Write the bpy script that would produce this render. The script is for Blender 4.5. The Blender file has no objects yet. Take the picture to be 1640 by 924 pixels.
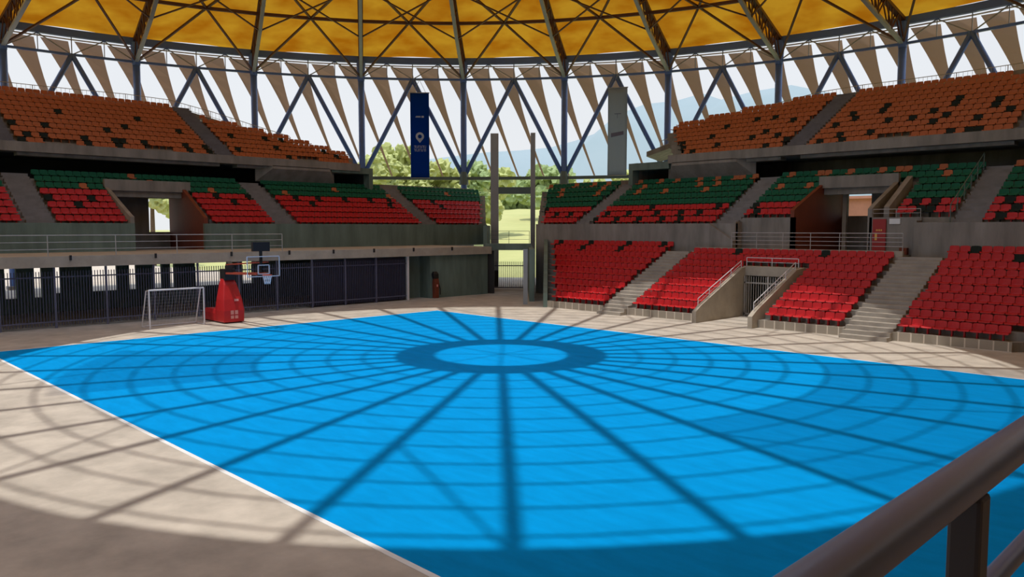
import bpy, bmesh, math, random
from mathutils import Vector, Matrix
PI = math.pi
sc = bpy.context.scene
col = sc.collection
rnd = random.Random(7)

# ------------------------------------------------------------------ camera, sky, sun, exposure
CAM = Vector((38.504, -31.215, 5.2))
cd = bpy.data.cameras.new('camera'); cam = bpy.data.objects.new('camera', cd); col.objects.link(cam)
cd.sensor_width = 36.0; cd.lens = 1260.0 / 1640.0 * 36.0; cd.clip_start = 0.05; cd.clip_end = 3000
cam.location = CAM
cam.rotation_euler = (math.radians(90 - 4.402), 0, math.radians(45.5))
sc.camera = cam

SUN_DIR = Vector((1.24, 5.75, -30.1)).normalized()
sl = bpy.data.lights.new('sun', 'SUN'); sl.energy = 2.9; sl.angle = math.radians(0.55); sl.color = (1.0, 0.95, 0.87)
sun = bpy.data.objects.new('sun', sl); col.objects.link(sun)
sun.rotation_euler = SUN_DIR.to_track_quat('-Z', 'Y').to_euler()
sun.location = (20, -40, 60)

w = bpy.data.worlds.new('sky'); sc.world = w; w.use_nodes = True
nt = w.node_tree; nt.nodes.clear()
tc = nt.nodes.new('ShaderNodeTexCoord'); sx = nt.nodes.new('ShaderNodeSeparateXYZ')
rp = nt.nodes.new('ShaderNodeValToRGB'); bg = nt.nodes.new('ShaderNodeBackground'); wo = nt.nodes.new('ShaderNodeOutputWorld')
nz = nt.nodes.new('ShaderNodeTexNoise'); nz.inputs['Scale'].default_value = 2.2; nz.inputs['Detail'].default_value = 5
mr = nt.nodes.new('ShaderNodeMapRange'); mr.inputs['To Min'].default_value = 0.9; mr.inputs['To Max'].default_value = 1.1
mx = nt.nodes.new('ShaderNodeMix'); mx.data_type = 'RGBA'; mx.blend_type = 'MULTIPLY'; mx.inputs['Factor'].default_value = 1.0
nt.links.new(tc.outputs['Generated'], sx.inputs[0]); nt.links.new(sx.outputs['Z'], rp.inputs[0])
nt.links.new(tc.outputs['Generated'], nz.inputs['Vector']); nt.links.new(nz.outputs['Fac'], mr.inputs['Value'])
nt.links.new(rp.outputs[0], mx.inputs['A']); nt.links.new(mr.outputs[0], mx.inputs['B'])
nt.links.new(mx.outputs['Result'], bg.inputs['Color']); nt.links.new(bg.outputs[0], wo.inputs['Surface'])
e = rp.color_ramp.elements
e[0].position = 0.0; e[0].color = (0.84, 0.86, 0.88, 1)
e[1].position = 1.0; e[1].color = (1.2, 1.45, 1.9, 1)
k = e.new(0.3); k.color = (0.80, 0.84, 0.90, 1)
bg.inputs['Strength'].default_value = 1.0

sc.view_settings.view_transform = 'Standard'; sc.view_settings.look = 'None'
sc.view_settings.gamma = 1.0; sc.view_settings.use_curve_mapping = False
sc.view_settings.exposure = 0.0
try:
    sc.cycles.max_bounces = 8; sc.cycles.diffuse_bounces = 4; sc.cycles.transparent_max_bounces = 8
except Exception:
    pass

# ------------------------------------------------------------------ materials
def mat(name, c, rough=0.7, metal=0.0, noise=0.0, scale=2.0, stretch=None, bump=0.0, spec=0.5, c2=None):
    m = bpy.data.materials.new(name); m.use_nodes = True
    t = m.node_tree; b = t.nodes['Principled BSDF']
    b.inputs['Base Color'].default_value = (*c, 1); b.inputs['Roughness'].default_value = rough
    b.inputs['Metallic'].default_value = metal; b.inputs['Specular IOR Level'].default_value = spec
    if noise or c2 or bump:
        g = t.nodes.new('ShaderNodeTexCoord'); mp = t.nodes.new('ShaderNodeMapping')
        n = t.nodes.new('ShaderNodeTexNoise'); n.inputs['Scale'].default_value = scale
        n.inputs['Detail'].default_value = 6; n.inputs['Roughness'].default_value = 0.6
        if stretch: mp.inputs['Scale'].default_value = stretch
        t.links.new(g.outputs['Object'], mp.inputs[0]); t.links.new(mp.outputs[0], n.inputs['Vector'])
        r = t.nodes.new('ShaderNodeValToRGB')
        a = c2 or tuple(x * (1 - noise) for x in c)
        r.color_ramp.elements[0].position = 0.3; r.color_ramp.elements[1].position = 0.7
        r.color_ramp.elements[0].color = (*a, 1)
        r.color_ramp.elements[1].color = (*(c if c2 else tuple(min(1, x * (1 + noise)) for x in c)), 1)
        t.links.new(n.outputs['Fac'], r.inputs[0]); t.links.new(r.outputs[0], b.inputs['Base Color'])
        if bump:
            bp = t.nodes.new('ShaderNodeBump'); bp.inputs['Strength'].default_value = bump; bp.inputs['Distance'].default_value = 0.02
            t.links.new(n.outputs['Fac'], bp.inputs['Height']); t.links.new(bp.outputs[0], b.inputs['Normal'])
    return m

M = {}
M['floor'] = mat('floor concrete', (0.47, 0.43, 0.375), 0.85, spec=0.15, noise=0.2, scale=0.9, bump=0.1)
M['court'] = mat('blue court coating', (0.0, 0.27, 0.67), 0.85, spec=0.03, noise=0.10, scale=0.9, stretch=(1.0, 3.2, 1), bump=0.08)
M['line'] = mat('white paint', (0.75, 0.78, 0.80), 0.6, noise=0.05, scale=2)
M['conc'] = mat('grey concrete', (0.235, 0.22, 0.20), 0.85, noise=0.28, scale=0.8, stretch=(1.6, 1.6, 0.35), bump=0.15)
M['conc_dark'] = mat('shade darkened concrete', (0.05, 0.055, 0.06), 0.85, noise=0.2, scale=0.8)  # near-black colour stands in for deep shade in the left gallery
M['conc_pale'] = mat('pale concrete', (0.40, 0.36, 0.30), 0.85, noise=0.15, scale=1.2, bump=0.1)
M['stair_dark'] = mat('shaded stair concrete', (0.215, 0.21, 0.215), 0.85, noise=0.15, scale=1.5)  # darker copy of the stair concrete, shade put into its colour
M['stair_blue'] = mat('blue grey stair surface', (0.15, 0.155, 0.19), 0.85, noise=0.15, scale=1.5)  # darker and bluer than the lower stairs
M['stair'] = mat('stair concrete', (0.36, 0.33, 0.29), 0.85, noise=0.15, scale=1.5)
M['conc_green'] = mat('weathered greenish concrete', (0.135, 0.195, 0.175), 0.85, noise=0.3, scale=0.7, stretch=(1.6, 1.6, 0.3))
M['red'] = mat('red plastic', (0.50, 0.010, 0.016), 0.42, spec=0.35, noise=0.06, scale=1)
M['green'] = mat('green plastic', (0.008, 0.115, 0.06), 0.5, spec=0.15, noise=0.06, scale=1)
M['orange'] = mat('orange plastic', (0.44, 0.135, 0.05), 0.5, spec=0.25, noise=0.08, scale=1)
M['black'] = mat('dark green plastic', (0.010, 0.018, 0.014), 0.5, spec=0.15, noise=0.1, scale=1)
M['steel_blue'] = mat('blue painted steel', (0.085, 0.17, 0.47), 0.4, noise=0.08, scale=1)
M['steel_brown'] = mat('brown painted steel', (0.10, 0.032, 0.014), 0.5, noise=0.1, scale=1)
M['steel_grey'] = mat('grey painted steel', (0.29, 0.315, 0.34), 0.4, noise=0.06, scale=1)
M['steel_teal'] = mat('teal painted steel', (0.10, 0.15, 0.15), 0.45, noise=0.08, scale=1)
M['rail'] = mat('brushed rail steel', (0.12, 0.155, 0.30), 0.34, metal=0.0, noise=0.06, scale=3, spec=0.4)
M['post_dark'] = mat('dark rail post paint', (0.05, 0.052, 0.075), 0.5, noise=0.08, scale=3)
M['rail_dull'] = mat('galvanised rail', (0.42, 0.41, 0.40), 0.45, metal=0.3, noise=0.06, scale=3)
M['fence'] = mat('dark fence paint', (0.06, 0.066, 0.125), 0.5, noise=0.1, scale=2)
M['fence_grey'] = mat('grey blue fence post', (0.11, 0.12, 0.20), 0.5, noise=0.1, scale=2)
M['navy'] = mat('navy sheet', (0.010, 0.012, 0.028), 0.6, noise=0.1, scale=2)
M['brown_wall'] = mat('brown painted wall', (0.17, 0.035, 0.014), 0.7, noise=0.12, scale=1)
M['white'] = mat('white painted metal', (0.72, 0.74, 0.80), 0.4, noise=0.04, scale=2)
M['hoop_red'] = mat('red vinyl padding', (0.50, 0.012, 0.016), 0.42, noise=0.08, scale=2)
M['hoop_black'] = mat('black painted metal', (0.012, 0.012, 0.014), 0.5, noise=0.1, scale=2)
M['rim'] = mat('orange red metal', (0.42, 0.07, 0.04), 0.4, noise=0.05, scale=2)
M['pink'] = mat('pale pink print', (0.75, 0.32, 0.30), 0.5, noise=0.05, scale=2)
M['print_pale'] = mat('pale blue print', (0.42, 0.52, 0.72), 0.7, noise=0.05, scale=2)
M['print_dark'] = mat('slate print', (0.14, 0.15, 0.24), 0.7, noise=0.05, scale=2)
M['yellow'] = mat('yellow print', (0.75, 0.45, 0.10), 0.6, noise=0.05, scale=2)
M['ground'] = mat('dry field grass', (0.46, 0.44, 0.17), 0.95, noise=0.0, scale=0.08, c2=(0.36, 0.37, 0.13))
M['paving'] = mat('cream paving', (0.50, 0.42, 0.33), 0.9, noise=0.12, scale=0.3)
M['bark'] = mat('bark', (0.13, 0.08, 0.05), 0.9, noise=0.2, scale=4)
M['leaf'] = mat('yellow green foliage', (0.50, 0.52, 0.20), 0.8, scale=0.9, c2=(0.34, 0.38, 0.12))  # lighter and yellower than the other leaf colour
M['leaf_dark'] = mat('green foliage', (0.34, 0.42, 0.18), 0.8, scale=0.9, c2=(0.22, 0.30, 0.11))
M['hill'] = mat('haze tinted hillside', (0.27, 0.33, 0.35), 1.0, scale=0.01, c2=(0.24, 0.31, 0.33))  # distance haze is mixed into this pale blue grey
M['house'] = mat('pinkish render', (0.5, 0.22, 0.16), 0.9, noise=0.1, scale=1)

def cloth_mat(name, c, f):
    m = bpy.data.materials.new(name); m.use_nodes = True
    t = m.node_tree; t.nodes.clear()
    o = t.nodes.new('ShaderNodeOutputMaterial'); d = t.nodes.new('ShaderNodeBsdfDiffuse'); tr = t.nodes.new('ShaderNodeBsdfTranslucent')
    mixs = t.nodes.new('ShaderNodeMixShader'); mixs.inputs[0].default_value = f
    d.inputs['Color'].default_value = (*c, 1); tr.inputs['Color'].default_value = (*c, 1)
    t.links.new(d.outputs[0], mixs.inputs[1]); t.links.new(tr.outputs[0], mixs.inputs[2]); t.links.new(mixs.outputs[0], o.inputs['Surface'])
    return m
def tile_mat():
    m = bpy.data.materials.new('plinth tiles'); m.use_nodes = True
    t = m.node_tree; b = t.nodes['Principled BSDF']; b.inputs['Roughness'].default_value = 0.8
    g = t.nodes.new('ShaderNodeTexCoord'); s = t.nodes.new('ShaderNodeSeparateXYZ'); c = t.nodes.new('ShaderNodeCombineXYZ')
    a = t.nodes.new('ShaderNodeMath'); a.operation = 'ADD'
    br = t.nodes.new('ShaderNodeTexBrick'); br.offset = 0.0
    br.inputs['Color1'].default_value = (0.30, 0.27, 0.22, 1); br.inputs['Color2'].default_value = (0.34, 0.30, 0.25, 1)
    br.inputs['Mortar'].default_value = (0.62, 0.56, 0.48, 1); br.inputs['Scale'].default_value = 1.0
    br.inputs['Mortar Size'].default_value = 0.03; br.inputs['Brick Width'].default_value = 0.55; br.inputs['Row Height'].default_value = 2.0
    t.links.new(g.outputs['Object'], s.inputs[0]); t.links.new(s.outputs['X'], a.inputs[0]); t.links.new(s.outputs['Y'], a.inputs[1])
    t.links.new(a.outputs[0], c.inputs['X']); t.links.new(s.outputs['Z'], c.inputs['Y'])
    t.links.new(c.outputs[0], br.inputs['Vector']); t.links.new(br.outputs['Color'], b.inputs['Base Color'])
    return m
M['tile'] = tile_mat()
M['ban_grey'] = cloth_mat('grey banner cloth', (0.40, 0.46, 0.52), 0.5)
M['ban_blue'] = cloth_mat('blue banner cloth', (0.005, 0.06, 0.34), 0.45)
M['fin'] = cloth_mat('tan shade cloth', (0.36, 0.24, 0.17), 0.36)

def membrane_mat():
    m = bpy.data.materials.new('amber roof cloth'); m.use_nodes = True
    t = m.node_tree; t.nodes.clear()
    o = t.nodes.new('ShaderNodeOutputMaterial'); d = t.nodes.new('ShaderNodeBsdfDiffuse'); tr = t.nodes.new('ShaderNodeBsdfTranslucent')
    mixs = t.nodes.new('ShaderNodeMixShader'); mixs.inputs[0].default_value = 0.29
    g = t.nodes.new('ShaderNodeTexCoord'); n = t.nodes.new('ShaderNodeTexNoise'); n.inputs['Scale'].default_value = 0.32; n.inputs['Detail'].default_value = 3
    r = t.nodes.new('ShaderNodeValToRGB'); r.color_ramp.elements[0].position = 0.34; r.color_ramp.elements[1].position = 0.66
    r.color_ramp.elements[0].color = (0.50, 0.17, 0.005, 1); r.color_ramp.elements[1].color = (0.68, 0.34, 0.02, 1)
    t.links.new(g.outputs['Object'], n.inputs['Vector']); t.links.new(n.outputs['Fac'], r.inputs[0])
    t.links.new(r.outputs[0], d.inputs['Color']); t.links.new(r.outputs[0], tr.inputs['Color'])
    t.links.new(d.outputs[0], mixs.inputs[1]); t.links.new(tr.outputs[0], mixs.inputs[2]); t.links.new(mixs.outputs[0], o.inputs['Surface'])
    return m
M['membrane'] = membrane_mat()

def clear_mat(name, c, gloss=0.06):
    m = bpy.data.materials.new(name); m.use_nodes = True
    t = m.node_tree; t.nodes.clear()
    o = t.nodes.new('ShaderNodeOutputMaterial'); tr = t.nodes.new('ShaderNodeBsdfTransparent'); gl = t.nodes.new('ShaderNodeBsdfGlossy')
    tr.inputs['Color'].default_value = (*c, 1); gl.inputs['Roughness'].default_value = 0.08
    mixs = t.nodes.new('ShaderNodeMixShader'); mixs.inputs[0].default_value = gloss
    t.links.new(tr.outputs[0], mixs.inputs[1]); t.links.new(gl.outputs[0], mixs.inputs[2]); t.links.new(mixs.outputs[0], o.inputs['Surface'])
    return m
M['dim_sheet'] = clear_mat('added dimming sheet', (0.60, 0.62, 0.66), 0.03)  # tint of the unseen sheets added to dim the floor
M['acrylic'] = clear_mat('clear backboard acrylic', (0.90, 0.92, 0.95), 0.06)

# ------------------------------------------------------------------ mesh helpers
class MB:
    def __init__(self): self.v = []; self.f = []
    def add(self, vs, fs):
        n = len(self.v); self.v += [tuple(p) for p in vs]; self.f += [tuple(i + n for i in q) for q in fs]; return self
    def box(self, x0, x1, y0, y1, z0, z1):
        return self.slab([(x0, y0), (x1, y0), (x1, y1), (x0, y1)], z0, z1)
    def slab(self, poly, z0, z1):
        """polygon (counter-clockwise or not) extruded between two heights; z0, z1 may be lists"""
        n = len(poly)
        a = z0 if isinstance(z0, (list, tuple)) else [z0] * n
        b = z1 if isinstance(z1, (list, tuple)) else [z1] * n
        vs = [(p[0], p[1], a[i]) for i, p in enumerate(poly)] + [(p[0], p[1], b[i]) for i, p in enumerate(poly)]
        ar = sum(poly[i][0] * poly[(i + 1) % n][1] - poly[(i + 1) % n][0] * poly[i][1] for i in range(n))
        fs = [tuple(range(n - 1, -1, -1)), tuple(range(n, 2 * n))] + [(i, (i + 1) % n, n + (i + 1) % n, n + i) for i in range(n)]
        if ar < 0: fs = [tuple(reversed(q)) for q in fs]
        return self.add(vs, fs)
    def bar(self, p, q, w, h=None, up=(0, 0, 1)):
        """rectangular bar from p to q"""
        h = h or w; p = Vector(p); q = Vector(q); d = (q - p).normalized(); u = Vector(up)
        s = d.cross(u)
        if s.length < 1e-4: s = d.cross(Vector((1, 0, 0)))
        s.normalize(); t = s.cross(d).normalized()
        vs = []
        for c in (p, q):
            for a, b in ((-1, -1), (1, -1), (1, 1), (-1, 1)): vs.append(c + s * (a * w / 2) + t * (b * h / 2))
        return self.add(vs, [(0, 3, 2, 1), (4, 5, 6, 7), (0, 1, 5, 4), (1, 2, 6, 5), (2, 3, 7, 6), (3, 0, 4, 7)])
    def tube(self, pts, r, n=8, closed=False):
        pts = [Vector(p) for p in pts]; m = len(pts); rs = r if isinstance(r, (list, tuple)) else [r] * m
        base = len(self.v); ref = None
        for i, p in enumerate(pts):
            a = pts[(i - 1) % m] if (closed or i) else p; b = pts[(i + 1) % m] if (closed or i < m - 1) else p
            d = (b - a).normalized()
            if ref is None:
                ref = d.cross(Vector((0, 0, 1)))
                if ref.length < 1e-3: ref = d.cross(Vector((1, 0, 0)))
            s = (ref - d * ref.dot(d)).normalized(); ref = s; t = d.cross(s)
            for j in range(n):
                g = 2 * PI * j / n
                self.v.append(tuple(p + (s * math.cos(g) + t * math.sin(g)) * rs[i]))
        for i in range(m if closed else m - 1):
            for j in range(n):
                a = base + i * n + j; b = base + i * n + (j + 1) % n
                c = base + ((i + 1) % m) * n + (j + 1) % n; d = base + ((i + 1) % m) * n + j
                self.f.append((a, b, c, d))
        if not closed:
            self.f.append(tuple(base + j for j in range(n - 1, -1, -1))); self.f.append(tuple(base + (m - 1) * n + j for j in range(n)))
        return self
    def mesh(self, name, m, smooth=False):
        me = bpy.data.meshes.new(name); me.from_pydata(self.v, [], self.f); me.update()
        me.materials.append(M[m] if isinstance(m, str) else m)
        if smooth:
            for p in me.polygons: p.use_smooth = True
        return me
    def build(self, name, m, parent=None, smooth=False, bevel=0.0, off=None):
        o = bpy.data.objects.new(name, self.mesh(name, m, smooth)); col.objects.link(o)
        if parent: o.parent = parent
        if off: o.location = off
        if bevel:
            b = o.modifiers.new('bevel', 'BEVEL'); b.width = bevel; b.segments = 2; b.limit_method = 'ANGLE'
        return o

def tag(o, label=None, cat=None, group=None, kind=None):
    if label: o['label'] = label
    if cat: o['category'] = cat
    if group: o['group'] = group
    if kind: o['kind'] = kind
    return o
def empty(name, loc, label, cat, group=None, rz=0):
    o = bpy.data.objects.new(name, None); col.objects.link(o); o.location = loc; o.rotation_euler = (0, 0, rz)
    return tag(o, label, cat, group)
def struct(mb, name, m, label=None, rz=0, smooth=False):
    o = mb.build(name, m, smooth=smooth); o['kind'] = 'structure'; o.rotation_euler = (0, 0, rz)
    tag(o, label or name.replace('_', ' '), 'structure')
    return o
ONES = ['', 'first', 'second', 'third', 'fourth', 'fifth', 'sixth', 'seventh', 'eighth', 'ninth', 'tenth', 'eleventh', 'twelfth',
        'thirteenth', 'fourteenth', 'fifteenth', 'sixteenth', 'seventeenth', 'eighteenth', 'nineteenth']
TENS = {2: ('twentieth', 'twenty'), 3: ('thirtieth', 'thirty'), 4: ('fortieth', 'forty'), 5: ('fiftieth', 'fifty'), 6: ('sixtieth', 'sixty'), 7: ('seventieth', 'seventy')}
def nth(n):
    if n < 20: return ONES[n]
    t, u = divmod(n, 10)
    return TENS[t][0] if u == 0 else TENS[t][1] + '-' + ONES[u]
R90 = PI / 2

# ------------------------------------------------------------------ ground, floor, court
CX, CY = 14.06, -14.755         # axis of the round roof
SX, SY = 16.5, -16.4            # axis the upper stands are cut to
def circ(r, n=96, z=None): return [(CX + r * math.cos(2 * PI * i / n), CY + r * math.sin(2 * PI * i / n)) for i in range(n)]
struct(MB().slab(circ(2200, 64), -0.6, -0.12), 'ground', 'ground', 'dry yellow green field outside the arena')
struct(MB().box(-110, -26, -70, 10, -0.3, -0.06), 'ground_paving', 'paving', 'pale paving outside the left side')
struct(MB().slab(circ(54), -0.5, 0.0), 'floor', 'floor', 'beige concrete floor around the blue court')
struct(MB().box(0, 36.6, -24, 0, 0.0, 0.012), 'floor_court', 'court', 'bright blue court surface')
b = MB(); W = 0.11
b.box(-W, 36.6 + W, 0, W, 0, 0.010).box(-W, 36.6 + W, -24 - W, -24, 0, 0.010).box(-W, 0, -24, 0, 0, 0.010).box(36.6, 36.6 + W, -24, 0, 0, 0.010)
struct(b, 'floor_line', 'line', 'white line around the court edge')

# ------------------------------------------------------------------ seating layout (a = along the stand, d = away from the court)
# R: a = X, d = Y.   L: the same frame turned by 90 degrees, a = Y, d = -X.
Z0L, RL, DL0, DDL = 0.40, 0.36, 6.6, 0.76          # lower tier
Z0M, RM, DM0, DDM = 5.35, 0.435, 14.35, 0.80       # middle tier
Z0U, RU, DU0, DDU = 10.5, 0.44, 20.25, 0.82        # upper tier
def circ_a(d, r, side):
    """extent along a where the distance to the roof axis stays under r"""
    c_d = SY if side == 'R' else -SX; c_a = SX if side == 'R' else SY
    q = r * r - (d - c_d) ** 2
    if q <= 0: return None
    return c_a - math.sqrt(q), c_a + math.sqrt(q)
def tiers():
    """(section, row, block, a0, a1, seats start depth, floor height)"""
    out = []
    for i in range(10):                                            # lower right
        d = DL0 + DDL * i; z = Z0L + RL * i; s = 0.93 * (d - DL0)
        out.append(('LR', i, 0, 3.4 - s, 8.1, d, z))
        if i < 9:
            if i < 7:
                out.append(('LR', i, 1, 9.9, 14.75, d, z)); out.append(('LR', i, 2, 18.35, 22.9, d, z))
            else:
                out.append(('LR', i, 1, 9.9, 22.9, d, z))
        out.append(('LR', i, 3, 25.1, 29.8 + s, d, z))
    for i in range(8):                                             # middle right
        d = DM0 + DDM * i; z = Z0M + RM * i; s = 0.85 * (d - DM0)
        out.append(('MR', i, 0, -5.0 - s, -1.3, d, z))
        out.append(('MR', i, 1, 0.0, 10.9, d, z))
        if i < 1: pass
        elif i < 6:
            out.append(('MR', i, 2, 12.4, 16.0, d, z)); out.append(('MR', i, 3, 21.7, 25.0, d, z))
        else: out.append(('MR', i, 2, 12.4, 25.0, d, z))
        out.append(('MR', i, 4, 26.4, 36.0, d, z))
    for i in range(11):                                            # upper right
        d = DU0 + DDU * i; z = Z0U + RU * i
        c = circ_a(d + 0.8, 46.3, 'R'); lo = max(4.0 - 0.85 * (d - DU0), c[0]); hi = min(36.0, c[1])
        out.append(('UR', i, 0, lo, 12.5, d, z)); out.append(('UR', i, 1, 13.9, min(26.4, hi), d, z))
        if hi > 29: out.append(('UR', i, 2, 27.9, hi, d, z))
    for i in range(8):                                             # middle left
        d = DM0 + DDM * i; z = Z0M + RM * i; s = 0.9 * (d - DM0)
        out.append(('ML', i, 0, -30.0, -19.0, d, z))
        if i < 6:
            out.append(('ML', i, 1, -17.5, -13.3, d, z)); out.append(('ML', i, 2, -7.85, -3.1, d, z))
        else: out.append(('ML', i, 1, -17.5, -3.1, d, z))
        out.append(('ML', i, 3, -1.5, 10.5, d, z)); out.append(('ML', i, 4, 11.9, 17.4 + s, d, z))
    for i in range(11):                                            # upper left
        d = DU0 + DDU * i; z = Z0U + RU * i
        c = circ_a(d + 0.8, 46.3, 'L'); hi = min(7.3 + 0.6 * (d - DU0), c[1]); lo = max(-34.0, c[0])
        out.append(('UL', i, 0, lo, -19.6, d, z)); out.append(('UL', i, 1, -18.1, -4.7, d, z)); out.append(('UL', i, 2, -3.3, hi, d, z))
    return out
TIERS = tiers()
def side(sec): return sec[1]
def T(sec, a, d): return (a, d) if side(sec) == 'R' else (-d, a)

# concrete steps under the seats
ROWD = {'LR': DDL, 'MR': DDM, 'UR': DDU, 'ML': DDM, 'UL': DDU}
def slope_of(sec, blk, end):
    if sec == 'LR': return {(0, 0): -0.93, (3, 1): 0.93}.get((blk, end), 0)
    if sec == 'MR': return {(0, 0): -0.85}.get((blk, end), 0)
    if sec == 'ML': return {(4, 1): 0.9}.get((blk, end), 0)
    return 0
mbs = {s: MB() for s in ROWD}
for sec, i, blk, a0, a1, d, z in TIERS:
    dd = ROWD[sec]; th = 0.0 if sec == 'LR' else z - 0.62
    if sec == 'LR' and blk == 1 and i >= 7 or sec == 'LR' and blk == 1 and i >= 7: th = z - 0.5
    s0 = slope_of(sec, blk, 0) * dd; s1 = slope_of(sec, blk, 1) * dd
    zb = 0.0 if (sec == 'LR' and not (blk == 1 and i >= 7)) else z - (0.5 if sec == 'LR' else 0.62)
    mbs[sec].slab([(a0, d), (a1, d), (a1 + s1, d + dd + 0.02), (a0 + s0, d + dd + 0.02)], zb, z)
NM = {'LR': ('floor_terrace_lower', 'concrete steps of the lower red stand'), 'MR': ('floor_terrace_middle', 'concrete steps of the middle stand on the right'),
      'UR': ('floor_terrace_upper', 'concrete steps of the upper orange stand on the right'), 'ML': ('floor_terrace_middle_left', 'concrete steps of the middle stand on the left'),
      'UL': ('floor_terrace_upper_left', 'concrete steps of the upper orange stand on the left')}
for s in ROWD: struct(mbs[s], NM[s][0], 'conc', NM[s][1], rz=0 if side(s) == 'R' else R90)

# aisle stairs: two treads per row
def stairs(name, label, sec, a0, a1, b0, b1, n, d0, z0, dd, rr, solid, m='stair'):
    q = MB()
    for j in range(n * 2):
        f0 = j / (2 * n); f1 = (j + 1) / (2 * n); d = d0 + dd * j / 2; z = z0 + rr * (j + 1) / 2
        l0 = a0 + (b0 - a0) * f0; r0 = a1 + (b1 - a1) * f0; l1 = a0 + (b0 - a0) * f1; r1 = a1 + (b1 - a1) * f1
        q.slab([(l0, d), (r0, d), (r1, d + dd / 2 + 0.01), (l1, d + dd / 2 + 0.01)], 0.0 if solid else z - 0.5, z)
    o = q.build(name, m); o.rotation_euler = (0, 0, 0 if side(sec) == 'R' else R90)
    return tag(o, label, 'stairs')
stairs('aisle_stairs', 'pale concrete stairs between the two lower red blocks left of the tunnel gate', 'LR', 8.1, 9.9, 8.1, 9.9, 10, 5.9, 0, DDL, 0.365, True)
stairs('aisle_stairs', 'half sunlit concrete stairs in the lower red stand right of the tunnel gate', 'LR', 22.9, 25.1, 22.9, 25.1, 10, 5.9, 0, DDL, 0.365, True)
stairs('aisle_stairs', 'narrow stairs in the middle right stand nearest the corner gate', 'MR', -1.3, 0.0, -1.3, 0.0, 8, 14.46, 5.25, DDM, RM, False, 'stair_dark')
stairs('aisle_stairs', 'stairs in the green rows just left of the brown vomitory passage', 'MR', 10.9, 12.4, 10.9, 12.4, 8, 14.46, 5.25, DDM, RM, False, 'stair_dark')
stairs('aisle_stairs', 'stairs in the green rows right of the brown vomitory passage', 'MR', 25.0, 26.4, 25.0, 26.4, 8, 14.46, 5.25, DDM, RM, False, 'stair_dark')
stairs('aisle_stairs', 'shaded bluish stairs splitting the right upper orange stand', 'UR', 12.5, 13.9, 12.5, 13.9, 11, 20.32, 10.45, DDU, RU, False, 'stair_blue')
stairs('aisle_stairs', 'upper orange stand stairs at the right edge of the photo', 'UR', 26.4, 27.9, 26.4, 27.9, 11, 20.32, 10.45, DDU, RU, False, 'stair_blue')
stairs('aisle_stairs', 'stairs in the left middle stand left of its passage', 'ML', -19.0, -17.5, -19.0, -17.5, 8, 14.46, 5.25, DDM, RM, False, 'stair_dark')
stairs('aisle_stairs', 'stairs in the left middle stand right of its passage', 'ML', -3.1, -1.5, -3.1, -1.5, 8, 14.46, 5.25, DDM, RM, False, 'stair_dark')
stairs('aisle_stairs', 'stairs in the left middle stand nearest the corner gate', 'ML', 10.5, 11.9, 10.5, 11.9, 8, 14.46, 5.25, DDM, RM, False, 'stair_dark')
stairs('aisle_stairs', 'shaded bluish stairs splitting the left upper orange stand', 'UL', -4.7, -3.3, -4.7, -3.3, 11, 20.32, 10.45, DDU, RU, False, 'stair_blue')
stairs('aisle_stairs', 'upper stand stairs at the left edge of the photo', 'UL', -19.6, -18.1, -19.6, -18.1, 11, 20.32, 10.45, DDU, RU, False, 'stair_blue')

# lower stand: tiled plinth, tunnel gate walls, concourse platform
def plinth(a0, a1):
    return MB().box(a0, a1, DL0 - 0.07, DL0 + 0.02, 0, 0.43)
for n, (a0, a1) in enumerate(((3.4, 8.1), (9.9, 14.6), (18.5, 22.9), (25.1, 29.9))):
    struct(plinth(a0, a1), 'baseboard_right', 'tile', 'pale tiled plinth below the %s lower red block' % nth(n + 1))
def tunnel_wall(a0, a1):
    ds = [6.0, 6.5, 10.9, 11.9]; tp = [0.62, 0.92, 2.85, 2.95]
    poly = [(0, 0)]; q = MB()
    for a, b, p, r in zip(ds[:-1], ds[1:], tp[:-1], tp[1:]):
        q.slab([(a0, a), (a1, a), (a1, b), (a0, b)], 0, [p, p, r, r])
    return q
struct(tunnel_wall(14.75, 15.0), 'wall_tunnel_left', 'conc_pale', 'sloping concrete wall left of the barred tunnel gate')
struct(tunnel_wall(18.1, 18.35), 'wall_tunnel_right', 'conc_pale', 'sloping concrete wall right of the barred tunnel gate')
struct(MB().box(15.0, 18.1, 11.25, 11.9, 2.4, 2.95), 'trim_tunnel', 'conc_pale', 'concrete lintel over the barred tunnel gate')
struct(MB().box(15.0, 18.1, 14.2, 14.4, 0, 3.2), 'wall_tunnel_back', 'conc', 'dark wall at the back of the tunnel')
struct(MB().box(9.9, 22.9, 13.44, 15.3, 3.15, 3.70), 'floor_concourse_right', 'conc_pale', 'concourse slab behind the lower red stand')
struct(MB().box(10.2, 23.05, 13.40, 13.62, 3.2, 3.95), 'trim_concourse_right', 'conc_pale', 'pale concrete kerb along the concourse edge')

# middle tier front walls, right side
q = MB()
q.slab([(-5.0, 14.2), (12.6, 14.2), (12.6, 14.5), (-5.0, 14.5)], 0, 5.5)
struct(q, 'wall_right_front', 'conc', 'concrete wall behind the left lower red block')
struct(MB().box(23.3, 36, 14.2, 14.5, 0, 5.5), 'wall_right_end', 'conc', 'concrete wall behind the right lower red block')
struct(MB().box(12.6, 16.1, 15.05, 15.3, 3.2, 5.85), 'wall_right_recess', 'conc', 'recessed concrete wall left of the vomitory')
struct(MB().box(20.6, 23.4, 15.05, 15.3, 3.2, 5.8), 'wall_right_panel', 'conc', 'recessed concrete wall behind the red board')
struct(MB().box(12.4, 12.6, 14.3, 15.3, 3.2, 5.6).box(23.2, 23.4, 14.3, 15.3, 3.2, 5.6), 'wall_right_return', 'conc', 'short concrete returns beside the recess')
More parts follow.
